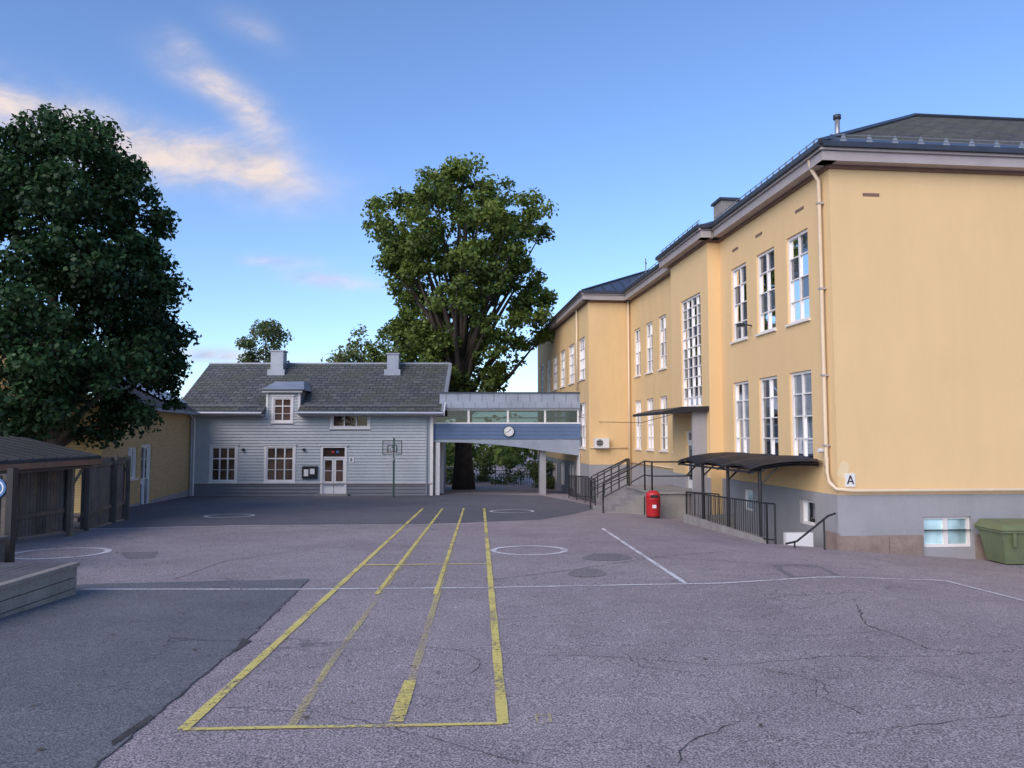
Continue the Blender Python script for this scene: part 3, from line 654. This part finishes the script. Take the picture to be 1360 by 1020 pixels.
for xa,xb,zt in ((-12.55,-11.9,6.2),(-6.5,-5.9,6.05)):
    hb.box('chimneys','zinc',ident,xa,xb,yr-.95,yr-.3,4.6,zt); hb.box('chimney_caps','zinc',ident,xa-.05,xb+.05,yr-1.0,yr-.25,zt,zt+.07)
    hb.box('chimney_skirt','zinc',ident,xa-.12,xb+.12,yr-1.1,yr-.2,4.5,5.25)
for xx in (-10.0,-12.9): hb.box('wall_lamp','black',mh,xx,xx+.1,.03,.14,1.1,1.22)
hb.done()
nb=B('notice_board'); nb.box('case','black',mh,-10.02,-9.28,.03,.10,-.22,.40); nb.box('case_frame','steelgrey',mh,-10.02,-9.28,.10,.11,.36,.40)
nb.box('notice','paper',mh,-9.93,-9.72,.101,.105,-.1,.22); nb.box('notice','paper',mh,-9.64,-9.42,.101,.105,.0,.25); nb.done()
ls=B('building_letter_sign'); ls.box('plate','white',mh,-7.78,-7.56,.042,.05,.55,.80)
stroke(ls,mh,-7.71,.60,-7.71,.76,.03,.052,.056); stroke(ls,mh,-7.71,.75,-7.64,.72,.03,.052,.057); stroke(ls,mh,-7.71,.61,-7.63,.64,.03,.052,.057); stroke(ls,mh,-7.71,.68,-7.64,.68,.03,.052,.058); ls.done()
# ------------------------------------------------------------------ footbridge
fbz=B('covered_footbridge'); ya,yb=37.25,39.6; bx0,bx1=-3.80,3.30
bl=lambda s,n,z:(s,ya-n,z)
fbz.box('roof_fascia','zinc',ident,bx0+.3,bx1,ya-.12,yb+.12,3.12,3.46); fbz.box('roof_fascia_upper','zinc',ident,bx0+.3,bx1,ya-.06,yb+.06,3.463,3.88); fbz.box('roof_edge','gutter',ident,bx0+.28,bx1,ya-.14,yb+.14,3.883,3.93)
fbz.box('fascia_joint','gutter',ident,bx0+.3,bx1,ya-.125,ya-.121,3.14,3.16)
for k in range(12):
    xx=bx0+.6+k*.58; fbz.box('roof_seams','gutter',ident,xx,xx+.015,ya-.075,ya-.061,3.465,3.88); fbz.box('roof_seams','gutter',ident,xx+.25,xx+.262,ya-.13,ya-.121,3.165,3.46)
for yy,sg in ((ya,1),(yb,-1)):
    mB=(lambda s,n,z,yy=yy,sg=sg:(s,yy-sg*n,z))
    fbz.box('glazing','glass_see',mB,bx0,bx1,-.06,-.05,2.42,3.12)
    for xx in (-3.75,-2.1,-.2,1.6,3.2): fbz.box('mullions','white',mB,xx-.05,xx+.05,-.09,.01,2.42,3.118)
    fbz.box('top_frame','white',mB,bx0,bx1,-.08,.02,3.05,3.119); fbz.box('sill_frame','white',mB,bx0,bx1,-.08,.03,2.40,2.47)
    fbz.box('handrail','steelgrey',mB,bx0,bx1,-.12,-.10,2.70,2.73)
    fbz.box('spandrel','blue_panel',mB,bx0,bx1,-.06,.04,1.66,2.398)
    for zz in (1.85,2.04,2.22): fbz.box('spandrel_grooves','gutter',mB,bx0,bx1,.04,.045,zz,zz+.012)
    prof=[(bx0,1.64),(bx0,1.52),(-2.4,1.50),(-.8,1.40),(.6,1.24),(1.8,1.06),(bx1,.86),(bx1,1.64)]
    fbz.prism('haunch','zinc',[(x,yy-sg*.02,z) for x,z in prof],(0,sg*.06,0))
for (xa,za),(xb,zb2) in zip(prof[1:-1],prof[2:-1]): fbz.poly('underside','siding_grey',[(xa,ya+.03,za+.01),(xb,ya+.03,zb2+.01),(xb,yb-.03,zb2+.01),(xa,yb-.03,za+.01)])
fbz.box('floor','concrete',ident,bx0,bx1,ya+.08,yb-.08,1.9,2.0)
fbz.box('column','white',ident,-3.68,-3.48,ya-.02,ya+.18,-1.6,1.5); fbz.box('column','plinth',ident,1.35,1.65,ya+.3,ya+.8,-1.6,1.15); fbz.box('column','plinth',ident,1.35,1.65,yb-.8,yb-.3,-1.6,1.15)
fbz.box('column','white',ident,-3.68,-3.48,yb-.2,yb,-1.6,1.5)
fbz.tube('cable','black',[(3.2,ya-.1,2.75),(4.0,35.0,2.45),(5.2,31,2.35),(5.75,27.5,2.6)],.012,4)
fbz.done()
ck=B('wall_clock'); ckx,ckz=-.15,2.03
for r,n0,n1,mt,pn in ((.27,.045,.12,'black','case'),(.235,.121,.125,'paper','dial')):
    pts=[bl(ckx+r*math.cos(t),n0,ckz+r*math.sin(t)) for t in np.linspace(0,2*math.pi,28,endpoint=False)]; ck.prism(pn,mt,pts,(0,-(n1-n0),0))
stroke(ck,bl,ckx,ckz,ckx+.10,ckz+.12,.03,.126,.13); stroke(ck,bl,ckx,ckz,ckx-.16,ckz-.06,.022,.126,.131)
for k in range(12):
    t=k*math.pi/6; stroke(ck,bl,ckx+.17*math.cos(t),ckz+.17*math.sin(t),ckx+.215*math.cos(t),ckz+.215*math.sin(t),.018,.126,.129)
ck.done()
# ------------------------------------------------------------------ yellow brick annex (left)
an=B('yellow_brick_annex'); A0=Vector((-15.45,37.2)); A1=Vector((-13.9,26.2)); dA=(A1-A0).normalized(); nA=Vector((-dA.y,dA.x))
if nA.x<0: nA=-nA
mA=lambda s,n,z:(A0.x+dA.x*s+nA.x*n,A0.y+dA.y*s+nA.y*n,z)
LA=(A1-A0).length; sd=[(5.9,7.15,-1.0,1.5),(7.6,8.6,.2,1.4)]
wall(an,'walls','yellowbrick',mA,0,LA,-1.6,2.95,sd)
wall(an,'walls','yellowbrick',lambda s,n,z:mA(LA+n,-s,z),0,8,-1.6,2.95,[])
an.box('plinth','plinth',mA,.02,5.8,.0,.04,-1.6,-.75); an.box('plinth','plinth',mA,7.25,LA,.0,.04,-1.6,-.75)
window(an,mA,*sd[0],2,[.45],'glass2',fr='white',sill=False,fw=.12); window(an,mA,*sd[1],2,1,'glass',fr='white')
an.add('roof','felt',[mA(-.5,.5,2.92),mA(LA+.5,.5,2.92),mA(LA+.5,-4.2,5.3),mA(-.5,-4.2,5.3)],[(0,1,2,3)]); an.add('roof','zinc',[mA(-.6,-.2,3.38),mA(-.6,-4.2,5.45),mA(4.,-4.2,5.45),mA(4.,-.2,3.38)],[(0,1,2,3)])
an.add('roof','felt',[mA(-.5,-8.8,2.92),mA(LA+.5,-8.8,2.92),mA(LA+.5,-4.2,5.3),mA(-.5,-4.2,5.3)],[(0,1,2,3)])
an.poly('gable','yellowbrick',[mA(LA,0,2.95),mA(LA,-8.4,2.95),mA(LA,-4.2,5.2)])
an.box('eave_fascia','zinc',mA,-.3,LA+.5,.42,.55,2.8,2.93); an.tube('downpipe','zinc',[mA(.4,.1,2.9),mA(.4,.1,-1)],.05,8); an.done()
# ------------------------------------------------------------------ fence
fe=B('wooden_fence')
def fence_run(p0,p1,h,b):
    P0,P1=Vector(p0),Vector(p1); L=(P1-P0).length; d=(P1-P0)/L; n_=Vector((d.y,-d.x)); s=0
    m=lambda a,n,z:(P0.x+d.x*a+n_.x*n,P0.y+d.y*a+n_.y*n,z)
    while s<L:
        w=.12; x,y=P0.x+d.x*s,P0.y+d.y*s; z=G(x,y)
        b.box('boards','%s'%random.choice(['wood1','wood1','wood2','wood3']),m,s,s+w-.012,random.choice([0,.022]),random.choice([.04,.045])+.003,z+.04,z+h+random.uniform(-.01,.01)); s+=w
    for zz in (.35,h-.3): b.box('rails','wood2',m,0,L,-.06,-.002,G(P0.x,P0.y)+zz-.12,G(P0.x,P0.y)+zz-.02)
    for zz in (.5,h-.15): b.box('front_rails','wood3',m,0,L,.05,.085,G(P0.x,P0.y)+zz-.12,G(P0.x,P0.y)+zz-.02)
    for k in range(int(L/2.2)+2):
        a=min(k*2.2,L-.1); x,y=m(a,0,0)[:2]; b.box('posts','wood2',m,a,a+.1,.09,.19,G(x,y)-.1,G(x,y)+h+.05)
fence_run((-11.45,15.2),(-11.2,19.4),1.75,fe); fence_run((-10.9,19.6),(-11.55,23.0),1.85,fe); fence_run((-11.55,23.0),(-13.7,26.4),1.7,fe)
fe.done()
sh=B('open_shelter')
sh.add('roof','felt',[(-10.2,11.5,1.27),(-10.2,19.2,1.27),(-12.4,19.6,1.72),(-12.4,11.5,1.72),(-10.2,11.5,1.34),(-10.2,19.2,1.34),(-12.4,19.6,1.80),(-12.4,11.5,1.80)],[(0,1,2,3),(4,5,6,7),(0,1,5,4),(1,2,6,5),(2,3,7,6),(3,0,4,7)])
sh.add('roof','felt',[(-12.4,11.5,1.80),(-12.4,19.6,1.80),(-14.6,19.6,1.3),(-14.6,11.5,1.3)],[(0,1,2,3)])
for k in range(18): sh.box('roof_battens','felt',lambda s,n,z:(-10.2-s,n,1.345+s*.21+z),.0,2.2,11.7+k*.43,11.74+k*.43,0,.03)
sh.box('fascia_board','woodbrown',ident,-10.22,-10.17,11.5,19.2,1.14,1.265); sh.box('fascia_board','woodbrown',ident,-12.4,-10.225,19.2,19.25,1.12,1.265)
for yy in (12.5,15.3,18.3): sh.box('posts','wood3',ident,-10.5,-10.39,yy,yy+.11,-.6,1.05)
for yy in (12.5,15.3,18.3): sh.tube('braces','wood3',[(-10.45,yy+.05,.6),(-10.45,yy+.55,1.06)],.04,4)
sh.box('beam','wood2',ident,-10.52,-10.36,11.6,19.1,1.05,1.118); sh.done()
pn=B('play_panel'); mpn=lambda s,n,z:(s,12.55-n,z)
pn.box('panel','wood2',mpn,-11.2,-8.17,-.06,0,-.35,1.22)
for k in range(21): pn.box('panel_boards','felt',mpn,-11.2+k*.14,-11.2+k*.14+.128,0,.018,-.35,1.2)
pn.box('post','black',mpn,-8.16,-8.06,-.08,.05,-.42,1.32)
for r,n0,n1,mt,q in ((.16,.02,.03,'rail_blue','disc'),(.125,.031,.034,'paper','ring'),(.10,.035,.038,'rail_blue','centre')):
    pn.prism('round_sign_'+q,mt,[mpn(-8.34+r*math.cos(t),n0,1.0+r*math.sin(t)) for t in np.linspace(0,2*math.pi,24,endpoint=False)],(0,-(n1-n0),0))
stroke(pn,mpn,-8.34,.95,-8.34,1.06,.03,.039,.042,'paper'); pn.done()
dk=B('wooden_deck'); zt=.12
for k in range(3): dk.box('side_boards','deckside',ident,-5.95,-5.91,4.6,10.6,zt-.05-.145*(k+1)+.012,zt-.05-.145*k)
for k in range(3): dk.box('end_boards','deckside',ident,-9.2,-5.955,10.56,10.6,zt-.05-.145*(k+1)+.012,zt-.05-.145*k)
for k in range(24):
    dk.box('top_boards','decktop' if k else 'deckside',ident,-5.89-.14*(k+1)+.010,-5.89-.14*k,4.6,10.63,zt-.045,zt+random.uniform(-.002,.002))
dk.box('inner','wood2',ident,-9.2,-5.96,4.6,10.55,-.5,zt-.06)
dk.box('step_block','wood2',ident,-9.3,-7.75,9.9,11.9,-.5,zt+.14); dk.box('step_top','decktop',ident,-9.35,-7.7,9.85,11.95,zt+.143,zt+.19)
dk.done()
bh=B('basketball_hoop'); hx,hy=-5.35,35.0; hz=G(hx,hy)
bh.tube('pole','greenmetal',[(hx,hy,hz),(hx,hy,1.72)],.045,10); bh.tube('arm','greenmetal',[(hx,hy,1.45),(hx,hy-.5,1.3)],.03,6)
for a,c in (((-.42,1.0),(.42,1.0)),((.42,1.0),(.42,1.6)),((.42,1.6),(-.42,1.6)),((-.42,1.6),(-.42,1.0)),((-.2,1.05),(-.2,1.4)),((.2,1.05),(.2,1.4)),((-.2,1.4),(.2,1.4))):
    bh.tube('backboard_frame','greenmetal',[(hx+a[0],hy-.5,a[1]),(hx+c[0],hy-.5,c[1])],.022,6)
for k in range(1,10):
    bh.tube('backboard_mesh','steelgrey',[(hx-.42+k*.084,hy-.5,1.0),(hx-.42+k*.084,hy-.5,1.6)],.006,4)
for k in range(1,7): bh.tube('backboard_mesh','steelgrey',[(hx-.42,hy-.5,1.0+k*.086),(hx+.42,hy-.5,1.0+k*.086)],.006,4)
bh.tube('hoop_ring','woodbrown',[(hx+.22*math.cos(t),hy-.75+.22*math.sin(t),1.12) for t in np.linspace(0,2*math.pi,20)],.014,5)
for t in np.linspace(0,2*math.pi,10,endpoint=False): bh.tube('net','paper',[(hx+.22*math.cos(t),hy-.75+.22*math.sin(t),1.12),(hx+.12*math.cos(t+.3),hy-.75+.12*math.sin(t+.3),.75)],.006,4)
bh.done()
# ------------------------------------------------------------------ trees
def foliage(name,clumps,mt,leaf=(.16,.28),per=120,parent=None,flat=.75):
    C=np.array([c[0] for c in clumps]);R_=np.array([c[1] for c in clumps]);S=np.array([c[2] for c in clumps]); n=len(C)*per
    ci=np.repeat(np.arange(len(C)),per)
    d=np.random.normal(size=(n,3)); d/=np.linalg.norm(d,axis=1)[:,None]
    rr=np.random.rand(n)**.5
    off=d*rr[:,None]*R_[ci][:,None]; off[:,2]*=flat
    off[:,2]-= .25*(off[:,0]**2+off[:,1]**2)/R_[ci]
    pos=C[ci]+off
    nr=d*.6+np.random.normal(size=(n,3))*.55+np.array([0,0,.35]); nr/=np.linalg.norm(nr,axis=1)[:,None]
    t=np.cross(nr,np.random.normal(size=(n,3))); t/=np.linalg.norm(t,axis=1)[:,None]+1e-9
    b=np.cross(nr,t); L=np.random.uniform(leaf[0],leaf[1],n)[:,None]
    v=np.stack([pos-t*L*.5,pos+b*L*.36-t*L*.08,pos+t*L*.5,pos-b*L*.36-t*L*.08],1).reshape(-1,3)
    me=bpy.data.meshes.new(name); me.vertices.add(n*4); me.vertices.foreach_set('co',v.ravel().astype(np.float32))
    me.loops.add(n*4); me.loops.foreach_set('vertex_index',np.arange(n*4,dtype=np.int32))
    me.polygons.add(n); me.polygons.foreach_set('loop_start',np.arange(0,n*4,4,dtype=np.int32)); me.polygons.foreach_set('loop_total',np.full(n,4,dtype=np.int32))
    me.update(calc_edges=True)
    at=me.attributes.new('shade','FLOAT','FACE')
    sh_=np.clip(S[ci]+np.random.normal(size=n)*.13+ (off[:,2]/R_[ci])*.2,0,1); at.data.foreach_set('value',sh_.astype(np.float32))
    me.materials.append(M[mt]); o=bpy.data.objects.new(name,me); sc.collection.objects.link(o)
    if parent: o.parent=parent
    return o
def envelope_clumps(cx,cy,prof,n,cr,depthscale=1.,thr=-.15,seed=0,ns=.45,shade=.45,lumpy=.2,grad=.1):
    out=[];tries=0
    zs=[p[0] for p in prof];L=[p[1] for p in prof];Rr=[p[2] for p in prof]
    mx=max(max(L),max(Rr))
    order=np.argsort(zs); zs=np.array(zs)[order];L=np.array(L)[order];Rr=np.array(Rr)[order]
    while len(out)<n and tries<n*60:
        tries+=1
        z=random.uniform(zs[0],zs[-1]); l=np.interp(z,zs,L);r=np.interp(z,zs,Rr); m=(l+r)/2
        if random.random()>(m/mx)**1.6: continue
        t=random.uniform(0,2*math.pi); q=random.random()**.42
        w=.5+.5*math.cos(t); rx=l*(1-w)+r*w; rad=rx*q
        lump=1+lumpy*noise.noise(Vector((math.cos(t)*1.6+seed,math.sin(t)*1.6,z*.6)))
        rad*=lump
        x=cx+rad*math.cos(t); y=cy+q*lump*m*math.sin(t)*depthscale
        nv=noise.noise(Vector((x*ns+seed,y*ns,z*ns*1.2)))
        if nv<thr: continue
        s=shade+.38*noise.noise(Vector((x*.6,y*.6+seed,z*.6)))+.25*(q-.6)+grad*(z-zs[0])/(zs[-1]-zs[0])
        out.append(((x,y,z),cr*random.uniform(.65,1.25),s))
    return out
def tree(name,cx,cy,prof,n,cr,mt,per,leaf,trunk_r,thr=-.15,seed=0,shade=.45,limbs=26,depthscale=1.,lumpy=.2,grad=.1,ns=.45):
    b=B(name); g0=G(cx,cy)-.1; zs=[p[0] for p in prof]; zt=max(zs); zb=min(zs)
    top=zt-(zt-zb)*.18; pts=[];rs=[]
    for k in range(9):
        t=k/8; z=g0+(top-g0)*t; pts.append((cx+.25*math.sin(t*4+seed)*t,cy+.25*math.cos(t*3)*t,z)); rs.append(trunk_r*(1.25 if k==0 else 1)*(1-t*.88))
    b.tube('trunk','bark',pts,rs,12)
    cl=envelope_clumps(cx,cy,prof,n,cr,depthscale,thr,seed,shade=shade,lumpy=lumpy,grad=grad,ns=ns)
    for c,r,s in random.sample(cl,min(limbs,len(cl))):
        c=Vector(c); zz=max(g0+(c.z-g0)*.45,zb*.5+g0*.5+.8*(zb-g0)*.4); t=min(1,(zz-g0)/(top-g0)); k=min(7,int(t*8)); p0=Vector(pts[k]).lerp(Vector(pts[k+1]),t*8-k)
        mid=p0.lerp(c,.5)+Vector((random.uniform(-.3,.3),random.uniform(-.3,.3),random.uniform(-.1,.6)))
        r0=rs[k]*.5; b.tube('limbs','bark',[p0,p0.lerp(mid,.5)+Vector((0,0,.1)),mid,c],[r0,r0*.75,r0*.5,.02],6)
    e=b.done(smooth=('trunk','limbs'))
    foliage('foliage',cl,mt,leaf,per,e); return e
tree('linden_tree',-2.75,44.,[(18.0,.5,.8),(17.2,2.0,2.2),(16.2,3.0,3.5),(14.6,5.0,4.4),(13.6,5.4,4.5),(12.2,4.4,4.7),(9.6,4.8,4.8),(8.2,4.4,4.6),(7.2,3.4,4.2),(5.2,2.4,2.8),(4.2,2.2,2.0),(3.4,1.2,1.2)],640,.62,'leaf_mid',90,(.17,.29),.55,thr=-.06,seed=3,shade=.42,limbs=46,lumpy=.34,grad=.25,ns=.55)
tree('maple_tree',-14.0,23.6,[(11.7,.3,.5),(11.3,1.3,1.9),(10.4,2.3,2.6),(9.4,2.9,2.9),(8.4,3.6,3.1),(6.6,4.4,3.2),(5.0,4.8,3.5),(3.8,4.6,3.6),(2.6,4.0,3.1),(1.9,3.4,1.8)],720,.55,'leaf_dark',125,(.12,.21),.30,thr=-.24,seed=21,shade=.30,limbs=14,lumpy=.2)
tree('birch_tree',-19.4,60.,[(10.8,.5,.6),(10.0,1.5,1.5),(8.8,1.9,2.0),(7.4,1.8,2.1),(5.5,1.6,1.8)],70,.75,'leaf_far',80,(.18,.3),.2,seed=5,shade=.3)
tree('birch_tree',-10.8,56.,[(9.4,.6,.7),(8.6,1.6,1.8),(7.2,2.4,2.4),(5.5,2.6,2.6),(3.5,2.2,2.2)],90,.8,'leaf_far',80,(.18,.3),.2,seed=8,shade=.7)
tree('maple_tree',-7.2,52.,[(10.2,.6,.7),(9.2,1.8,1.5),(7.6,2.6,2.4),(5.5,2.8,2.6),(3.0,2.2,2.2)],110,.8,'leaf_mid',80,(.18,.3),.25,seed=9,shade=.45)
cl=[]
for k in range(330):
    x=random.uniform(-95,75); y=random.uniform(82,96); h=1.2+1.6*noise.noise(Vector((x*.06,3,0)))
    z=random.uniform(-1.5,1.8+h); cl.append(((x,y,z),2.2,.4+.3*noise.noise(Vector((x*.2,y,z)))))
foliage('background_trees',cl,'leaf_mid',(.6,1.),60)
cl=[]
for k in range(80):
    x=random.uniform(-9,5.5); y=random.uniform(51,56); z=random.uniform(-1.4,.7+.5*noise.noise(Vector((x*.5,0,0)))); cl.append(((x,y,z),.6,.2+.3*random.random()))
foliage('hedge',cl,'leaf_mid',(.14,.22),130)
cl=[((random.uniform(1.2,2.6),random.uniform(45,47),random.uniform(-1.2,.2)),.45,.6) for k in range(24)]
foliage('shrub',cl,'leaf_far',(.1,.18),120)
railing('garden_fence',[(-6,50,G(-6,50)),(5.5,50,G(5.5,50))],h=1.1,step=.12)
# ------------------------------------------------------------------ sky
w=bpy.data.worlds.new('World'); sc.world=w; w.use_nodes=True; nt=w.node_tree; bg=nt.nodes['Background']
SUN_EL=math.radians(26); SUN_AZ=math.radians(215)
sky=nn(nt,'ShaderNodeTexSky',sky_type='NISHITA'); sky.sun_disc=False; sky.sun_elevation=SUN_EL; sky.sun_rotation=SUN_AZ; sky.air_density=1.0; sky.dust_density=.3; sky.ozone_density=2.2
skyc=mixc(nt,1,sky.outputs[0],(1.08,1.22,1.52),'MULTIPLY')
co=nn(nt,'ShaderNodeTexCoord').outputs['Generated']; sep=nn(nt,'ShaderNodeSeparateXYZ'); nt.links.new(co,sep.inputs[0])
yy=math_n(nt,'MAXIMUM',sep.outputs['Y'],.02)
A=math_n(nt,'DIVIDE',sep.outputs['X'],yy); Bz=math_n(nt,'DIVIDE',sep.outputs['Z'],yy)
front=ramp(nt,sep.outputs['Y'],[(.05,0.),(.2,1.)]).outputs[0]
def blob(a,b,sx,sy,ang,amp=1.):
    ca,sa=math.cos(ang),math.sin(ang)
    da=math_n(nt,'SUBTRACT',A,a); db=math_n(nt,'SUBTRACT',Bz,b)
    u=math_n(nt,'DIVIDE',math_n(nt,'ADD',math_n(nt,'MULTIPLY',da,ca),math_n(nt,'MULTIPLY',db,sa)),sx)
    v=math_n(nt,'DIVIDE',math_n(nt,'SUBTRACT',math_n(nt,'MULTIPLY',db,ca),math_n(nt,'MULTIPLY',da,sa)),sy)
    r=math_n(nt,'ADD',math_n(nt,'MULTIPLY',u,u),math_n(nt,'MULTIPLY',v,v))
    return math_n(nt,'MULTIPLY',math_n(nt,'POWER',2.718,math_n(nt,'MULTIPLY',r,-1.)),amp)
D=math.radians
bl_=[blob(-.62,.42,.16,.038,D(-22),1.6),blob(-.45,.372,.14,.032,D(-8),1.5),blob(-.34,.355,.09,.022,D(-16),.7),blob(-.40,.47,.08,.022,D(-28),.9),blob(-.345,.42,.08,.020,D(-42),.85),blob(-.43,.515,.04,.015,D(-35),.6),
     blob(-.245,.203,.055,.010,D(-6),1.2),blob(-.31,.228,.05,.008,D(-3),.8),blob(-.40,.105,.10,.010,D(-4),.9),blob(-.35,.545,.05,.02,D(-30),.3),blob(-.30,.31,.08,.02,D(-10),.3)]
s_=bl_[0]
for q in bl_[1:]: s_=math_n(nt,'ADD',s_,q)
cmb=nn(nt,'ShaderNodeCombineXYZ'); nt.links.new(A,cmb.inputs[0]); nt.links.new(math_n(nt,'MULTIPLY',Bz,2.0),cmb.inputs[1])
n1=noise_node(nt,5.5,7,.64,cmb.outputs[0],.6)
dens=math_n(nt,'MULTIPLY',s_,ramp(nt,n1.outputs['Fac'],[(.30,.10),(.60,1.)]).outputs[0])
dens=math_n(nt,'MULTIPLY',dens,front); dens=math_n(nt,'MULTIPLY',dens,.92,clamp=True)
n2=noise_node(nt,9,4,.6,cmb.outputs[0],.3)
ccol=mixc(nt,ramp(nt,n2.outputs['Fac'],[(.38,0.),(.6,1.)]).outputs[0],(3.3,3.6,4.8),(5.9,5.1,4.9))
SKY_S=.15
col=mixc(nt,dens,skyc,ccol)
nt.links.new(col,bg.inputs['Color']); bg.inputs['Strength'].default_value=SKY_S
sd=bpy.data.lights.new('sun','SUN'); so=bpy.data.objects.new('sun',sd); sc.collection.objects.link(so)
sd.energy=2.9; sd.angle=math.radians(50); sd.color=(1,.85,.70)
el=math.radians(34)
dirv=Vector((math.sin(SUN_AZ)*math.cos(el),math.cos(SUN_AZ)*math.cos(el),math.sin(el)))
so.rotation_euler=dirv.to_track_quat('Z','Y').to_euler()
cd=bpy.data.cameras.new('camera'); cam=bpy.data.objects.new('camera',cd); sc.collection.objects.link(cam); sc.camera=cam
cam.location=(0,0,H); cam.rotation_euler=(math.pi/2+TH,0,0); cd.sensor_width=36; cd.lens=F/1360*36; cd.clip_start=.05; cd.clip_end=3000
sc.view_settings.view_transform='Standard'; sc.view_settings.look='None'; sc.view_settings.exposure=0
